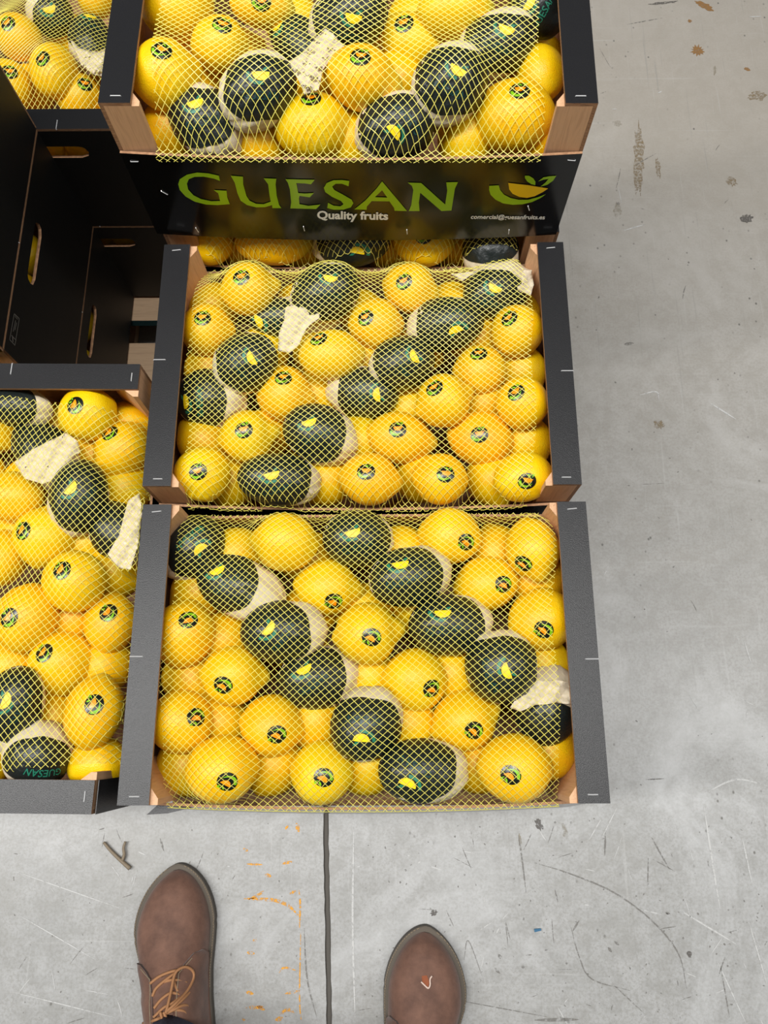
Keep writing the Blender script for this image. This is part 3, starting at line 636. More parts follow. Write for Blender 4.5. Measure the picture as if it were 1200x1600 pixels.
# wrapped: (phrase, black cx, cy, w, h, cream direction deg, cream px, slice px or None, dz)
WRAP = {
 'F': [('in the back left corner, shaded by the rail', 307, 853, 94, 92, 225, 16, (313, 859), 0),
  ('touching the back left corner one, cream paper to the right', 353, 908, 92, 90, -25, 52, (340.7, 890.7), .004),
  ('left of centre, second of the middle chain from the left', 430, 988, 104, 94, 5, 30, (420, 981), .004),
  ('left of centre, third of the middle chain', 486, 1061, 104, 96, 10, 26, (476, 1045), .004),
  ('in the second row from the front, left of centre', 567, 1138, 112, 92, 50, 20, (565, 1155), .004),
  ('at the back centre', 555, 842, 100, 86, 0, 10, (551.7, 831), .001),
  ('right of centre near the back, wide', 632, 903, 116, 88, 15, 20, (627, 881), .004),
  ('right of centre, between two other wrapped ones', 695, 977, 114, 92, 5, 20, (693, 957), .004),
  ('at right, just below the middle pair', 782, 1046, 110, 98, 80, 10, (793, 1048), .004),
  ('at the right rail, tall cream paper above it', 848, 1130, 98, 64, 78, 60, None, -.001),
  ('in the front row right of centre, slice printed low', 650, 1204, 118, 96, 0, 24, (638, 1225), .004)],
 'M': [('at the back, left of centre', 512, 457, 106, 82, 200, 10, (515.5, 434), .001),
  ('half hidden, with bright crumpled cream paper to its right', 430, 500, 76, 62, 8, 66, (403.6, 503), -.003),
  ('by the left rail, slice printed at its middle', 388, 565, 94, 86, 210, 12, (394, 560), .003),
  ('shaded against the left rail', 313, 624, 74, 92, 0, 34, (290, 628), .0),
  ('at the very centre, cream paper to its left', 577, 616, 94, 78, 165, 24, (590, 616.5), .002),
  ('left of centre, slice standing upright', 490, 676, 96, 88, -20, 24, (484, 659), .003),
  ('in the front row, left of centre', 428, 750, 110, 80, 0, 18, (425.5, 741), .004),
  ('in the back right corner, cream paper spread around it', 768, 460, 106, 70, 35, 24, (774.5, 449), -.003),
  ('right of centre, second from the back right corner', 704, 507, 102, 80, 180, 18, (711, 517), .003),
  ('just right of centre, third from the back right corner', 633, 567, 92, 80, 190, 12, (648, 556.5), .003)],
 'T': [('at the front left corner, cream paper below right', 312, 183, 112, 86, -40, 26, (305.5, 160.5), .003),
  ('left of centre, cream paper at its left and below', 410, 138, 116, 96, 215, 18, (407, 116), .004),
  ('half hidden near the back, cream paper below right', 456, 58, 84, 66, -38, 66, (434.4, 37.6), -.002),
  ('at the back centre, cut by the top picture edge', 550, 28, 118, 88, 200, 14, (552, 26), .002),
  ('right of centre, cream paper at left and below', 709, 126, 116, 100, 225, 18, (716, 108.6), .006),
  ('in the front row at centre', 624, 199, 118, 98, 190, 14, (614.5, 206.7), .006),
  ('at the back right, cream paper at its left', 785, 67, 112, 86, 205, 22, (791, 45), .002),
  ('in the top right corner, shaded by the rail', 838, 17, 92, 86, 30, 8, (827, 3), -.004)],
 'R': [('in the middle, cream paper at its left', 555, 382, 112, 66, 175, 14, (557, 393), .003),
  ('at the right end, cream paper below it', 764, 382, 86, 54, -80, 26, None, 0)],
 'A': [('at the back left, cut by the picture edge', 18, 635, 70, 62, -5, 26, None, -.002),
  ('near the back, crumpled cream paper below right', 58, 695, 100, 64, -45, 58, None, -.002),
  ('right of centre, slice standing upright', 124, 774, 86, 110, 260, 10, (110, 763), .005),
  ('at the right rail, long cream paper to its right', 172, 820, 58, 96, -38, 44, None, -.001),
  ('cut by the left picture edge near the front', 22, 1100, 84, 122, 250, 16, (7, 1096), .004),
  ('at the front edge, upside down lettering beyond the net', 60, 1188, 102, 66, 95, 20, None, .0)],
 'B': [('near the top picture edge, cream paper at its left', 84, 24, 58, 64, 165, 12, (77, 13), .0),
  ('below the bare top lemon, torn cream paper below it', 140, 50, 64, 54, -85, 40, (141, 26), .0)],
}
# glimpsed in the second layer: (cx, cy, w, h)
LOWER = {
 'F': [(372, 845), (312, 925), (352, 1000), (268, 1060), (344, 1125), (427, 1210), (575, 1055), (627, 838), (773, 847), (707, 1053), (872, 1035), (637, 1127), (577, 1213), (874, 905), (884, 1172), (258, 1205), (493, 1125), (745, 1205)],
 'M': [(328, 462), (310, 578), (301, 690), (358, 762), (511, 757), (566, 567), (824, 580), (757, 632), (838, 690), (770, 760), (704, 462), (746, 530), (470, 440), (560, 690), (640, 640)],
 'T': [(249, 207), (406, 225), (547, 230), (730, 217), (868, 217), (500, 130), (300, 140), (620, 130)],
 'R': [(380, 400), (480, 400), (610, 402), (715, 400)],
 'A': [(146, 713), (212, 765), (85, 662), (214, 648), (192, 893), (113, 965), (182, 1040), (88, 1118), (132, 850), (20, 1040)],
 'B': [(50, 140), (110, 60)],
}
ORD = 'first second third fourth fifth sixth seventh eighth ninth tenth eleventh twelfth thirteenth fourteenth fifteenth sixteenth seventeenth eighteenth'.split()
def build_fruit():
    for ck in LEM:
        its = []
        for L in LEM[ck][1]: its.append(dict(k='lemon', d=L, px=L[1], py=L[2], lp=L[3] / 2, sp=L[4] / 2, ang=L[5], z=zbase(ck, 0) + L[9], z0=zbase(ck, 0)))
        for w_ in WRAP[ck]:
            a = math.radians(w_[5]); ex = w_[6]; bw, bh = w_[3] / 2 + 1, w_[4] / 2 + 1
            cx, cy = w_[1] + math.cos(a) * ex / 2, w_[2] - math.sin(a) * ex / 2
            rx = math.hypot(bw * math.cos(a), bh * math.sin(a)); ry = math.hypot(bw * math.sin(a), bh * math.cos(a))
            its.append(dict(k='wrap', tilt=-.12 if ex > 30 else -.3, d=w_, px=cx, py=cy, lp=rx + ex / 2, sp=ry, ang=w_[5], z=zbase(ck, 0) + w_[8], z0=zbase(ck, 0)))
        def upd(i):
            i['c'] = un(i['px'], i['py'], i['z']); m = pxm(i['px'], i['py'], i['z']); i['L'] = i['lp'] * m; i['r'] = i['sp'] * m
        for i in its: upd(i)
        for it in range(60):
            for a in range(len(its)):
                for b_ in range(a):
                    A_, B_ = its[a], its[b_]; d = A_['c'] - B_['c']; dist = np.linalg.norm(d)
                    if dist > .12: continue
                    def eff(q):
                        ax = math.atan2(d[1], d[0]) - math.radians(q['ang']); return 1 / math.sqrt((math.cos(ax) / q['L']) ** 2 + (math.sin(ax) / q['r']) ** 2)
                    ov = (eff(A_) + eff(B_)) * .96 - dist
                    if ov > 0:
                        s_ = 1 if d[2] >= 0 else -1; st = min(.0015, ov * .5)
                        for q, sg in ((A_, s_), (B_, -s_)):
                            q['z'] = min(max(q['z'] + sg * st, q['z0'] - .018), q['z0'] + .012)
                            upd(q)
        low = []
        for nn, (x, y) in enumerate(sorted(LOWER[ck])):
            z = zbase(ck, 1) + random.uniform(-.004, .004); c = un(x, y, z); C = CR[ck]; dx, dy = c[0] - C['x'], c[1] - C['y']; cq, sq = math.cos(C['yaw']), math.sin(C['yaw'])
            lx, ly = cq * dx + sq * dy, -sq * dx + cq * dy; lx = min(max(lx, -.205), .205); ly = min(max(ly, -.123), .123); c = np.array([C['x'] + cq * lx - sq * ly, C['y'] + sq * lx + cq * ly, z])
            low.append(dict(k='low', n=nn, c=c, L=.040, r=.0335, ang=random.uniform(0, 360)))
        # the rest of the second layer
        C = CR[ck]; cy_, sy_ = math.cos(C['yaw']), math.sin(C['yaw'])
        for gx in np.arange(-.205, .206, .0683):
            for gy in np.arange(-.118, .12, .0590):
                lx = gx + random.uniform(-.006, .006); ly = gy + random.uniform(-.006, .006)
                c = np.array([C['x'] + cy_ * lx - sy_ * ly, C['y'] + sy_ * lx + cy_ * ly, C['z'] - .098 + random.uniform(-.004, .004)])
                if ck == 'T' and ly > .06: continue
                if ck == 'R' and ly > -.05: continue
                if ck == 'B' and lx > .0: continue
                if all(np.linalg.norm(c - q['c']) > (.058 if q['k'] == 'low' else .045) for q in its + low): low.append(dict(k='low', c=c, L=.039, r=.0325, ang=random.uniform(0, 360)))
        ITEMS.append((ck, its, low))
build_fruit()
NL = 0
WRAPPED = {}
for ck, its, low in ITEMS:
    nw = 0
    srot = LEM[ck][0]
    for i in its:
        c, d = i['c'], i['d']
        if i['k'] == 'lemon':
            r = i['r']; a = max(1.04, round(i['lp'] / i['sp'] / .04) * .04); tip = d[6]; k = 2 if 'orange tinted' in d[0] or (ck == 'M' and 'row' in d[0]) else NL % 2; NL += 1
            ax = np.array([math.cos(math.radians(d[5])), math.sin(math.radians(d[5])), random.uniform(-.18, .05)])
            Rm = frame(ax, random.uniform(0, 6)); Rfn = lambda D, a=a, tip=tip, k=k: lemonR(D, a, tip, k)
            o = link('lemon', lemon_mesh(a, tip, k)); mw = np.eye(4); mw[:3, :3] = Rm * r; mw[:3, 3] = c; o.matrix_world = Matrix(mw.tolist())
            tag(o, 'lemon %s; %s' % (d[0], NAME[ck]), 'lemon', 'stickered and bare lemons in the crates')
            if d[7]:
                p = hit(d[7][0], d[7][1], c, Rm, r, Rfn); e1, e2, n = tangent(p, Rm, srot + d[8])
                V, Fc, mi = decal(ST_PARTS, p, e1, e2, Rfn, r, .00035)
                s_ = mk('sticker', V / r, outward(V, Fc), [M['st_black'], M['st_green'], M['st_orange']], o, False, mi)
        else:
            r = i['r']; a = max(1.02, i['lp'] / i['sp']); ex = d[6]; sd = hash_ = int(d[1] * 7 + d[2])
            ax = np.array([math.cos(math.radians(d[5])), math.sin(math.radians(d[5])), -.12 if ex > 30 else -.3]); Rm = frame(ax, 0.)
            r_ = np.random.RandomState(sd); ph0 = r_.uniform(0, 6, 8)
            big = min(1, ex / 40)
            def Rfn(D, a=a, ph0=ph0, big=big):
                D = np.atleast_2d(D); cz = D[:, 2]; ph = np.arctan2(D[:, 1], D[:, 0]); st = np.sqrt(np.clip(1 - cz * cz, 0, 1))
                R = 1 / np.sqrt((1 - cz * cz) + (cz / a) ** 2)
                wgt = .25 + np.clip((cz - .1) / .6, 0, 1) * (.9 + big)
                wr = .016 * np.sin(9 * ph + ph0[0] + 3 * cz) * st + .012 * np.sin(17 * ph + ph0[1] - 5 * cz) * st + .014 * np.sin(7 * cz + 3 * ph + ph0[2]) + .009 * np.abs(np.sin(12 * ph + 8 * cz + ph0[3])) * st
                return R * (1 + wgt * wr)
            e = empty('wrapped_lemon', (0, 0, 0)); mw = np.eye(4); mw[:3, :3] = Rm; mw[:3, 3] = c; e.matrix_world = Matrix(mw.tolist()); WRAPPED[(ck, nw)] = (e, Matrix(mw.tolist())); nw += 1
            tag(e, 'black wrapped lemon %s; %s' % (d[0], NAME[ck]), 'lemon', 'paper wrapped lemons in the crates')
            V = SD2 * (Rfn(SD2) * r)[:, None] if 'SD2' in globals() else None
            if V is None:
                SD2, SF2 = sph(56, 34); V = SD2 * (Rfn(SD2) * r)[:, None]
            mk('tissue_wrapper', V, SF2, M['paper'], e, True)
            # printed black patch, irregular outline, laid over the paper where the photograph shows it
            p = hit(d[1], d[2], c, Rm, r, Rfn); n = p / np.linalg.norm(p); up = Rm.T @ np.array([0, 1., 0]); e2 = up - n * np.dot(up, n); e2 /= np.linalg.norm(e2); e1 = np.cross(e2, n)
            nr, ns = 13, 56; PXs, PYs = [d[1]], [d[2]]
            for j in range(1, nr + 1):
                for q in range(ns):
                    t_ = 2 * math.pi * q / ns; pw = 2.4
                    rho = 1 / ((abs(math.cos(t_)) / (d[3] / 2 + 2.5)) ** pw + (abs(math.sin(t_)) / (d[4] / 2 + 2.5)) ** pw) ** (1 / pw) * (1 + .03 * math.sin(3 * t_ + ph0[4]) + .02 * math.sin(7 * t_ + ph0[5])) * j / nr
                    PXs.append(d[1] + rho * math.cos(t_)); PYs.append(d[2] + rho * math.sin(t_))
            V = hits(PXs, PYs, c, Rm, r, Rfn, a)
            D = np.array(V); Vc = D * (Rfn(D) * r + .0007)[:, None]; Fc = [(0, 1 + (q + 1) % ns, 1 + q) for q in range(ns)]
            for j in range(nr - 1):
                for q in range(ns): A_ = 1 + j * ns + q; B_ = 1 + j * ns + (q + 1) % ns; Fc.append((A_, B_, B_ + ns, A_ + ns))
            cap = mk('printed_patch', Vc, Fc, M['capblack'], e, True); cap['label'] = 'black printed patch of the wrapper'
            sl = d[7]
            if sl or 'lettering' in d[0]:
                if not sl: sl = (d[1], d[2] + 40)
                dv = np.array([d[1] - sl[0], d[2] - sl[1]]); 
                ang = math.degrees(math.atan2(dv[0], dv[1])) if np.linalg.norm(dv) > 7 else {'A': 80, 'B': 40}.get(ck, 0) + r_.uniform(-20, 20)
                ang = max(-70, min(70, ang)) if abs(ang) < 110 else ang
                p = hit(sl[0], sl[1], c, Rm, r, Rfn); e1, e2, n = tangent(p, Rm, ang)
                half = [(math.cos(q) * .0088, -math.sin(q) * .0088 * .95 + .002) for q in np.linspace(0, math.pi, 12)]
                arc = [(math.cos(q) * .0135 - .002, -math.sin(q) * .0125 + .002) for q in np.linspace(1.2, 3.2, 12)] + [(math.cos(q) * .0095 - .002, -math.sin(q) * .009 + .002) for q in np.linspace(3.2, 1.2, 12)]
                U = (GUE[0] - [.5, 0]) * [.046, .0155]; U = U + [0, -.027]
                leaf = [(.001, .002), (.004, .006), (.009, .0075), (.006, .003)]
                parts = []
                if d[7]: parts = [finer(half, poly_faces(half)) + (0, 1.3), finer(arc, poly_faces(arc)) + (1, 1.), finer(leaf, poly_faces(leaf)) + (1, 1.)]
                parts.append(finer(list(map(tuple, U)), GUE[1], .004) + (2, 1.))
                V, Fc, mi = decal(parts, p, e1, e2, Rfn, r, .0012)
                mk('printed_mark', V, outward(V, Fc), [M['capyellow'], M['capteal'], M['capblue'] if 'lettering' not in d[0] and 'shaded' not in d[0] else M['capteal']], e, False, mi)
    for q in low:
        Rm = frame((math.cos(q['ang']), math.sin(q['ang']), random.uniform(-.2, .2)), random.uniform(0, 6))
        o = link('lemon', lemon_mesh(1.2, .1, int(q['ang']) % 2)); mw = np.eye(4); mw[:3, :3] = Rm * q['r']; mw[:3, 3] = q['c']; o.matrix_world = Matrix(mw.tolist())
        if 'n' in q: tag(o, 'half hidden second layer lemon, %s from the left in the %s' % (ORD[q['n']], NAME[ck]), 'lemon', 'second layer lemons in the %s' % NAME[ck])
        else: tag(o, 'lemon deep under the others, hardly seen, in the %s' % NAME[ck], 'lemon', 'deep lemons in the %s' % NAME[ck])
# loose crumpled tissue flaps of some wrappers
FLAPS = {}
def tissue_flap(e, mat, px, z, seed, dome=.006):
    f0 = poly_faces(px); P, Fc = finer(px, f0, 5.); P = np.array(P); r_ = np.random.RandomState(seed); ph = r_.uniform(0, 6, 6); cx, cy = P.mean(0); sz = np.abs(P - [cx, cy]).max()
    V = []
    for x, y in P:
        d_ = math.hypot(x - cx, y - cy) / sz; h = z + dome * (1 - d_ * d_) + .0022 * math.sin(x * .21 + y * .12 + ph[0]) + .0017 * math.sin(-x * .13 + y * .33 + ph[1]) + .0012 * abs(math.sin(x * .37 - y * .2 + ph[2])) + .0008 * math.sin(x * .9 + y * .7 + ph[3])
        V.append(un(x, y, h))
    Fc = [f if np.cross(V[f[1]] - V[f[0]], V[f[2]] - V[f[0]])[2] > 0 else f[::-1] for f in Fc]
    o = mk('tissue_flap', V, Fc, M['paper'], e, True); o.matrix_parent_inverse = mat.inverted(); o['label'] = 'loose crumpled cream tissue'
    md = o.modifiers.new('thickness', 'SOLIDIFY'); md.thickness = .0004
    return V
for ck, ix, dz, px in (('M', 1, .030, [(446, 480), (470, 474), (482, 468), (501, 472), (499, 497), (486, 506), (478, 514), (466, 540), (452, 552), (434, 548), (436, 520), (444, 500)]),
    ('M', 7, .034, [(704, 428), (740, 424), (790, 420), (831, 422), (834, 445), (829, 462), (812, 456), (796, 440), (770, 428), (735, 430), (722, 440)]),
    ('T', 2, .022, [(449, 97), (470, 84), (508, 44), (520, 52), (538, 72), (520, 88), (505, 108), (498, 140), (476, 148), (466, 124)]),
    ('F', 9, .028, [(797, 1106), (812, 1082), (838, 1064), (866, 1062), (890, 1066), (893, 1100), (868, 1099), (836, 1102), (812, 1112)]),
    ('A', 1, .026, [(22, 722), (48, 704), (74, 690), (104, 676), (122, 690), (126, 706), (104, 724), (92, 748), (66, 756), (40, 748)]),
    ('A', 3, .030, [(200, 782), (218, 770), (222, 800), (216, 850), (204, 890), (186, 888), (168, 866), (186, 836)]),
    ('B', 1, .026, [(105, 52), (122, 74), (146, 82), (170, 80), (164, 122), (146, 116), (128, 104)])):
    e_, m_ = WRAPPED[(ck, ix)]; FLAPS.setdefault(ck, []).extend(tissue_flap(e_, m_, px, CR[ck]['z'] - dz, 11 + ix))
# a few lemons close behind the hand holes of the dark stack
for (x, y, z, who) in ((-.505, .57, H - .905, 'C2'), (-.505, .635, H - .91, 'C2'), (-.505, .57, H - 1.105, 'C3'), (-.505, .64, H - 1.105, 'C3'), (-.43, .815, H - .905, 'B'), (-.49, .815, H - .905, 'B'), (-.43, .815, H - 1.105, 'B1'), (-.49, .815, H - 1.105, 'B1')):
    o = link('lemon', lemon_mesh(1.2, .1, 0)); Rm = frame((random.uniform(-1, 1), random.uniform(-1, 1), .1)); mw = np.eye(4); mw[:3, :3] = Rm * .032; mw[:3, 3] = (x, y, z); o.matrix_world = Matrix(mw.tolist())
    tag(o, 'dim yellow lemon glimpsed through a hand hole in the dark stack', 'lemon', 'lemons behind the hand holes')
# ------------------------------------------------------------------ nets
PX, PY = .0089, .0079
NETS = {'F': (-.2165, .2105, -.012, .006), 'M': (-.213, .204, -.004, .006), 'T': (-.205, .200, -.005, .004), 'R': (-.205, .200, -.003, .003), 'A': (-.205, .205, -.006, .006), 'B': (-.215, .205, -.006, .006)}
NLAB = {'F': 'nearest crate', 'M': 'middle crate', 'T': 'raised crate with green lettering', 'R': 'crate beneath the raised one', 'A': 'sideways crate at the left edge', 'B': 'sideways crate at top left'}
def net(ck, its, low):
    C = CR[ck]; cy_, sy_ = math.cos(C['yaw']), math.sin(C['yaw']); gs = .004
    gx = np.arange(-.252, .253, gs); gy = np.arange(-.184, .185, gs); X, Y = np.meshgrid(gx, gy, indexing='ij'); edge = CH - PT + .0012
    Z = np.full(X.shape, edge - .012)
    for q in its + low:
        dx, dy = q['c'][0] - C['x'], q['c'][1] - C['y']; lx, ly = cy_ * dx + sy_ * dy, -sy_ * dx + cy_ * dy; a = (math.radians(q['ang']) if q['k'] != 'low' else q['ang']) - C['yaw']
        kw = 1.05 if q['k'] == 'wrap' else 1.02; L_, r_ = q['L'] * kw, q['r'] * kw; nv = np.array([math.cos(a), math.sin(a), q.get('tilt', 0)]); nv /= np.linalg.norm(nv)
        dX, dY = X - lx, Y - ly; sd = dX * nv[0] + dY * nv[1]; kk = 1 / L_ ** 2 - 1 / r_ ** 2; qa = 1 / r_ ** 2 + kk * nv[2] ** 2; qb = kk * sd * nv[2]; qc = (dX ** 2 + dY ** 2) / r_ ** 2 + kk * sd ** 2 - 1
        s2 = qb * qb - qa * qc; top = q['c'][2] - (C['z'] - CH) + (-qb + np.sqrt(np.clip(s2, 0, None))) / qa + .0014
        Z = np.where(s2 > 0, np.maximum(Z, top), Z)
    for p in FLAPS.get(ck, []):
        dx, dy = p[0] - C['x'], p[1] - C['y']; i0 = int(round((cy_ * dx + sy_ * dy - gx[0]) / gs)); j0 = int(round((-sy_ * dx + cy_ * dy - gy[0]) / gs)); zz = p[2] - (C['z'] - CH) + .002
        for i in range(max(i0 - 1, 0), min(i0 + 2, len(gx))):
            for j in range(max(j0 - 1, 0), min(j0 + 2, len(gy))): Z[i, j] = max(Z[i, j], zz)
    obs = Z.copy(); ed = np.abs(Y) >= CDp / 2 - .001; Z[ed] = np.maximum(obs, edge)[ed]; fixed = Z.copy()
    for _ in range(900):
        av = Z.copy(); av[1:-1, 1:-1] = (Z[2:, 1:-1] + Z[:-2, 1:-1] + Z[1:-1, 2:] + Z[1:-1, :-2]) / 4; av[0] = av[1]; av[-1] = av[-2]
        Z = np.maximum(obs, av); Z[ed] = fixed[ed]
    def zat(x, y):
        i = min(max((x - gx[0]) / gs, 0), len(gx) - 1.001); j = min(max((y - gy[0]) / gs, 0), len(gy) - 1.001); i0, j0 = int(i), int(j); fi, fj = i - i0, j - j0
        return (Z[i0, j0] * (1 - fi) + Z[i0 + 1, j0] * fi) * (1 - fj) + (Z[i0, j0 + 1] * (1 - fi) + Z[i0 + 1, j0 + 1] * fi) * fj
    x0, x1, oy0, oy1 = NETS[ck]; yf, yb = -CDp / 2 + oy0, CDp / 2 - oy1 * 0 + oy1; pk = np.random.RandomState(ord(ck)).uniform(0, 6, 8); bowf = {'T': .009}.get(ck, .007)
    def inside(x, y):
        l = x0 + .0035 * math.sin(y * 45 + pk[0]) + .003 * math.sin(y * 21 + pk[1]); r_ = x1 + .0035 * math.sin(y * 38 + pk[2]) + .004 * math.sin(y * 17 + pk[3])
        ok = l < x < r_ and yf - .012 < y < yb
        if ck == 'T' and y > .10: ok = False
        return ok
    def warp(x, y):
        return (x + .0022 * math.sin(y * 33 + pk[4]) + .0016 * math.sin(x * 40 + y * 20 + pk[5]), y + .0022 * math.sin(x * 29 + pk[6]) + .0014 * math.sin(x * 55 - y * 24 + pk[7]))
    def pt(x, y):
        q = max(0, 1 - (2 * x / CW) ** 2); ye = -(CDp / 2 + .0045 + bowf * q)
        if y < ye: return (x, ye - .0006 - (.016 / .135 * (ye - y) if ck == 'F' else 0), max(edge, zat(x, ye)) - (ye - y))
        ybk = CDp / 2 + .0045 + .002 * q
        if y > ybk: return (x, ybk + .0006, edge - (y - ybk))
        return (x, y, max(edge, zat(x, y)) if abs(y) > CDp / 2 - .004 else zat(x, y))
    V, Fc = [], []; step = .25
    smax = int((.26 / PX + .2 / PY)) + 2
    def thread(pts):
        if len(pts) < 3: return
        v, f = tube(pts, .00037, 3, False); b_ = len(V); V.extend(v); Fc.extend(tuple(b_ + i for i in q_) for q_ in f)
    for fam in (1, -1):
        for k in range(-smax, smax):
            run = []
            for j in range(int(-2 * smax / step * .5), int(2 * smax / step * .5)):
                tt = j * step; x = PX * (k + tt) / 2; y = fam * PY * (k - tt) / 2
                xw, yw = warp(x, y)
                if inside(xw, yw): run.append(pt(xw, yw))
                else:
                    thread(run); run = []
            thread(run)
    e = mk('net', V, Fc, M['net']); e.location = (C['x'], C['y'], C['z'] - CH); e.rotation_euler = (0, 0, C['yaw'])
    tag(e, 'yellow diamond mesh net stretched over the %s' % NLAB[ck], 'net', 'nets over the crates')
for ck, its, low in ITEMS: net(ck, its, low)
# ------------------------------------------------------------------ shoes and the wearer's legs
SOLE_T = [0, .02, .06, .12, .25, .40, .52, .62, .70, .78, .86, .92, .965, .99, 1.0]
SOLE_W = [.004, .018, .029, .036, .041, .044, .050, .058, .0625, .0588, .0505, .0395, .0265, .014, .002]
SOLE_C = [0, 0, 0, 0, .001, .002, .003, .003, .002, .0, -.003, -.006, -.009, -.011, -.012]
HGT_T = [0, .03, .12, .25, .36, .42, .48, .55, .65, .75, .85, .92, .95, .97, .988, 1.0]
HGT_Z = [.06, .095, .112, .114, .116, .114, .106, .092, .074, .064, .056, .048, .042, .036, .027, .0186]
SL, ST = .325, .022
def shoe(toe, yaw, side, label, laces):
    # local frame: heel at the origin, toe towards +y; side=+1 big-toe side on +x
    toe = np.array([toe[0], toe[1], 0.]); R2 = np.array([[math.cos(yaw), -math.sin(yaw)], [math.sin(yaw), math.cos(yaw)]])
    org = toe[:2] - R2 @ np.array([-side * -.012, SL]); e = empty('leather_shoe', (org[0], org[1], 0), yaw); tag(e, label, 'shoe', 'pair of brown leather shoes')
    hw = lambda t: np.interp(t, SOLE_T, SOLE_W) if t < .72 else .0625 * max(0, 1 - ((min(t, 1) - .72) / .28) ** 2) ** .625 + .0006; cx = lambda t: side * np.interp(t, SOLE_T, np.array(SOLE_C)) * -1; hz = lambda t: np.interp(t, HGT_T, HGT_Z)
    ts = 1 - (1 - np.linspace(0, 1, 60)) ** 1.6; ts = np.unique(np.concatenate([ts, [.005, .99, .996]])); 
    def ring(inset, z):
        tt = np.clip(ts, inset / SL * .9, 1 - inset / SL * .9); L = [(cx(t) - max(hw(t) - inset, .001), t * SL, z) for t in tt]; Rr = [(cx(t) + max(hw(t) - inset, .001), t * SL, z) for t in tt[::-1]]; return L + Rr
    def slab(name, rings, mats, mis):
        V = sum(rings, []); n = len(rings[0]); Fc = []; mi = []
        for j in range(len(rings) - 1):
            for i in range(n): Fc.append((j * n + i, (j + 1) * n + i, (j + 1) * n + (i + 1) % n, j * n + (i + 1) % n)); mi.append(mis[j])
        m = n // 2
        for base, rev in ((0, False), ((len(rings) - 1) * n, True)):
            for i in range(m - 1):
                f = (base + i, base + i + 1, base + n - 2 - i, base + n - 1 - i); Fc.append(f[::-1] if rev else f); mi.append(mis[-1] if rev else 0)
        return mk(name, V, Fc, mats, e, False, mi)
    sole = slab('sole', [ring(.003, 0), ring(0, .003), ring(0, .014)], [M['sole']], [0, 0, 0])
    slab('welt', [ring(.0005, .0141), ring(.0005, .0175), ring(.0035, .0185)], [M['welt']], [0, 0, 0])
    # stitches along the welt
    sts = []
    for sd in (-1, 1):
        for t in np.arange(.45, .985, .011):
            t2 = t + .007; a = np.array([cx(t) + sd * (hw(t) - .0022), t * SL, .0188]); b_ = np.array([cx(t2) + sd * (hw(t2) - .0022), t2 * SL, .0188]); sts.append(tube([a, (a + b_) / 2 + [0, 0, .0005], b_], .0006, 4))
    V, Fc, _ = merge(sts); tag(mk('welt_stitching', V, Fc, M['stitch'], e), kind='stuff')
    up_in = .0075
    def surf(t, u, off=0):                  # u in -1..1 across
        a = math.pi * (1 - (u + 1) / 2); w_ = hw(t) * (1 - up_in / .06); c_, s_ = math.cos(a), math.sin(a); p = 2.35 if t > .5 else 2.7
        k = (abs(c_) ** p + abs(s_) ** p) ** (-1 / p); zz = hz(t) - .018
        ank = max(0, .42 - t) / .42; sx_ = 1 - .22 * ank * max(0, s_) ** 2
        return np.array([cx(t) + (w_ + off) * k * c_ * sx_, up_in + t * (SL - 2 * up_in), .018 + (zz + off) * k * s_])
    tt = np.clip(1 - (1 - np.linspace(0, 1, 56)) ** 1.7, .004, .998); nu = 30
    V = [surf(t, u) for t in tt for u in np.linspace(-1, 1, nu)]; Fc = []
    for i in range(len(tt) - 1):
        for j in range(nu - 1): Fc.append((i * nu + j, i * nu + j + 1, (i + 1) * nu + j + 1, (i + 1) * nu + j))
    for base, rev in ((0, 0), ((len(tt) - 1) * nu, 1)):
        f = [base + j for j in range(nu)]; Fc.append(tuple(f[::-1]) if not rev else tuple(f))
    mk('upper', V, [f[::-1] for f in Fc], M['suede'], e, True)
    # quarters with the eyelet facings: raised flaps over the vamp
    for sd in (-1, 1):
        V, Fc = [], []; nt_, nu_ = 18, 14
        for lay, off in ((0, .0036), (1, .0002)):
            for i in range(nt_):
                t = .14 + (.635 - .14) * i / (nt_ - 1)
                k = max(0, (t - .50) / .135); ui = .20 + .10 * k; uo = .98 - .08 * k
                if t > .60: ui = .30 + (t - .60) * 5.2; uo = .92 - (t - .60) * 7
                for j in range(nu_): V.append(surf(t, sd * (ui + (uo - ui) * j / (nu_ - 1)), off))
        n = nt_ * nu_
        for i in range(nt_ - 1):
            for j in range(nu_ - 1):
                a = i * nu_ + j; f = (a, a + 1, a + nu_ + 1, a + nu_); Fc.append(f if sd < 0 else f[::-1])
        rim = [i * nu_ for i in range(nt_)] + [(nt_ - 1) * nu_ + j for j in range(1, nu_)] + [i * nu_ + nu_ - 1 for i in range(nt_ - 2, -1, -1)]
        for a, b_ in zip(rim[:-1], rim[1:]): f = (a, b_, b_ + n, a + n); Fc.append(f[::-1] if sd < 0 else f)
        mk('quarter', V, [f[::-1] for f in Fc], M['suede'], e, True)
        sm = [surf(.14 + (.62 - .14) * q / 24, sd * (.255 + (max(0, .14 + .48 * q / 24 - .58) * 5)), .0040) for q in range(25)]
        v, f = tube(sm, .0006, 4); mk('seam', v, f, M['stitch'], e)
    # tongue
    V = [surf(t, u, .0012 + .002 * (1 - abs(u) / .3)) for t in np.linspace(.2, .58, 10) for u in np.linspace(-.3, .3, 8)]
    Fc = [(i * 8 + j, (i + 1) * 8 + j, (i + 1) * 8 + j + 1, i * 8 + j + 1) for i in range(9) for j in range(7)]; mk('tongue', V, Fc, M['suede'], e, True)
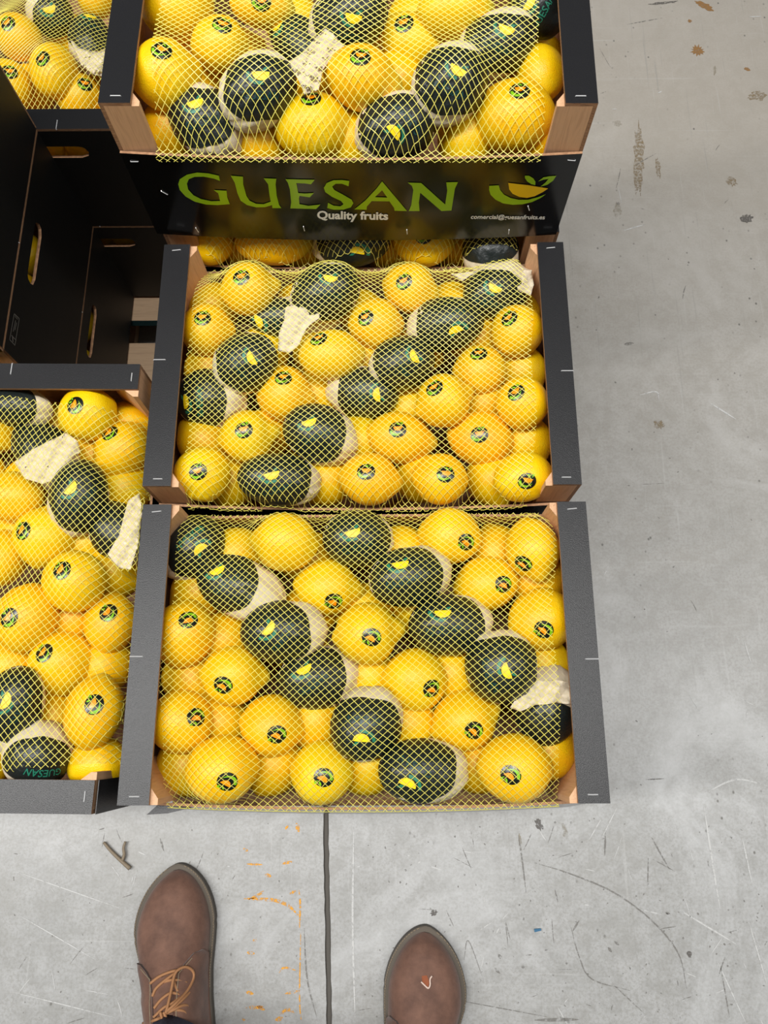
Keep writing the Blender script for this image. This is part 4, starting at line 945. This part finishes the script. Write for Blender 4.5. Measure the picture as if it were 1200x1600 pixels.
    def top(x, y):
        t = min(max((y - up_in) / (SL - 2 * up_in), .02), .98); best = [surf(t, u) for u in np.linspace(-1, 1, 41)]; xs = [b_[0] for b_ in best]; zs = [b_[2] for b_ in best]; return float(np.interp(x, xs, zs, left=.02, right=.02))
    def onshoe(px, py, off):
        d = ray(px, py); o = np.array([0, 0, H])
        for z in np.arange(.15, 0, -.001):
            p = o + d * ((z - H) / d[2]); l = R2.T @ (p[:2] - org)
            if top(l[0], l[1]) + off >= z: return np.array([l[0], l[1], z])
        return np.array([l[0], l[1], .02])
    return e, onshoe, top
TL = un(277, 1349, .012); TR = un(668, 1446, .012)
eL, onL, topL = shoe(TL, math.radians(11), 1, 'brown leather lace-up shoe at left with tan laces in view', True)
eR, onR, topR = shoe(TR, math.radians(-12), -1, 'brown leather shoe at right with a pale torn scuff on its toe', False)
def lz(P): return [(200 + x / 5.925, 1330 + y / 5.925) for x, y in P]
LACES = [([(350, 1500), (375, 1400), (400, 1290), (430, 1150), (470, 1095), (540, 1072), (600, 1110), (605, 1180), (550, 1290), (450, 1400), (350, 1490)], .009), ([(715, 1045), (690, 1110), (640, 1220), (530, 1350), (430, 1440), (350, 1500)], .007),
    ([(205, 1225), (290, 1160), (400, 1115), (480, 1100)], .0045), ([(225, 1345), (260, 1270), (350, 1190), (440, 1125)], .0045), ([(330, 1210), (430, 1190), (545, 1215)], .004), ([(240, 1455), (310, 1370), (400, 1312), (475, 1330)], .0045),
    ([(235, 1540), (330, 1450), (420, 1400), (560, 1290)], .005), ([(590, 1450), (520, 1425), (430, 1465), (340, 1510)], .006), ([(140, 1592), (230, 1570), (330, 1530)], .006), ([(460, 1300), (440, 1250), (420, 1190)], .0035), ([(575, 1545), (510, 1480), (420, 1470)], .004), ([(300, 1490), (320, 1560), (350, 1545), (330, 1490)], .008)]
for P, off in LACES:
    pts = smoothpath([onL(x, y, off) for x, y in lz(P)], 6); v, f = tube(pts, .0021, 6); mk('lace', v, f, M['lace'], eL, True)
# torn scuff on the right toe
c0 = onR(668, 1532, .0015)
V = [onR(x, y, .0012) for x, y in ((659, 1525), (667, 1524), (671, 1535), (669, 1543), (660, 1536))]; mk('scuff', V, [(4, 3, 2, 1, 0)], M['scuff_rust'], eR)
v, f = tube(smoothpath([onR(x, y, .0022) for x, y in ((675, 1525), (672, 1530), (672, 1539), (669, 1544), (663, 1539), (658, 1534))], 4), .0012, 5); mk('torn_edge', v, f, M['scuff_pale'], eR, True)['label'] = 'pale torn leather edge'
# jeans legs of the person standing in the shoes (mostly outside the frame)
def legs():
    V, Fc = [], []; nseg = 28
    def loft(rings):
        b_ = len(V)
        for (cx, cy, z, rx, ry, k) in rings:
            for i in range(nseg):
                a = 2 * math.pi * i / nseg; q = 1 + k * .05 * math.sin(5 * a + z * 40); V.append((cx + rx * q * math.cos(a), cy + ry * q * math.sin(a), z))
        for j in range(len(rings) - 1):
            for i in range(nseg): Fc.append((b_ + j * nseg + i, b_ + j * nseg + (i + 1) % nseg, b_ + (j + 1) * nseg + (i + 1) % nseg, b_ + (j + 1) * nseg + i))
        Fc.append(tuple(b_ + i for i in range(nseg))[::-1]); Fc.append(tuple(b_ + (len(rings) - 1) * nseg + i for i in range(nseg)))
    for e, s_ in ((eL, -1), (eR, 1)):
        m = Matrix.Rotation(e.rotation_euler[2], 3, 'Z'); a = Vector(e.location) + m @ Vector((0, .071, 0)); hx = (TL[0] + TR[0]) / 2 + s_ * .10; hy = a.y - .06
        R_ = [(a.x, a.y, .105, .052, .069, 1), (a.x, a.y, .112, .056, .073, 1)]
        for q, z in enumerate((.17, .26, .36, .46, .56, .66, .76, .86)):
            f_ = (z - .11) / .75; R_.append((a.x + (hx - a.x) * f_, a.y + (hy - a.y) * f_, z, .058 + .034 * f_, .072 + .028 * f_, 1 - f_))
        loft(R_)
    hx = (TL[0] + TR[0]) / 2; hy = eL.location.y + .015
    loft([(hx, hy - .06 + .04, .80, .12, .09, 0), (hx, hy - .02, .86, .185, .118, 0), (hx, hy - .02, .94, .18, .12, 0), (hx, hy - .02, 1.0, .165, .108, 0)])
    o = mk('person', V, Fc, M['denim'], None, True); tag(o, 'person in dark blue jeans standing in brown shoes at the bottom edge', 'person')
legs()
# ------------------------------------------------------------------ litter on the floor
v1, f1 = tube(smoothpath([un(x, y, .005) for x, y in ((162, 1316), (172, 1328), (184, 1340), (195, 1350), (203, 1357))], 4), .0022, 6, True, .0034)
v2, f2 = tube(smoothpath([un(x, y, .006) for x, y in ((191, 1345), (194, 1335), (193, 1325), (196, 1315))], 4), .0028, 6, True, .0019)
V, Fc, _ = merge([(v1, f1), (v2, f2)]); tag(mk('twig', V, Fc, M['twig'], None, True), 'small forked brown twig lying on the concrete left of the shoe', 'twig')
c = un(840, 1453, .0015); V, Fc = boxdata(-.0045, .0045, -.0022, .0022, -.0014, .0015); V = [(x * (1 + .2 * (z > 0)), y * (1 - .3 * (x > 0)), z) for x, y, z in V]
o = mk('plastic_fragment', V, Fc, M['blue_bit']); o.location = c; o.rotation_euler = (0, 0, .15); tag(o, 'tiny blue fragment on the concrete right of the shoes', 'litter')
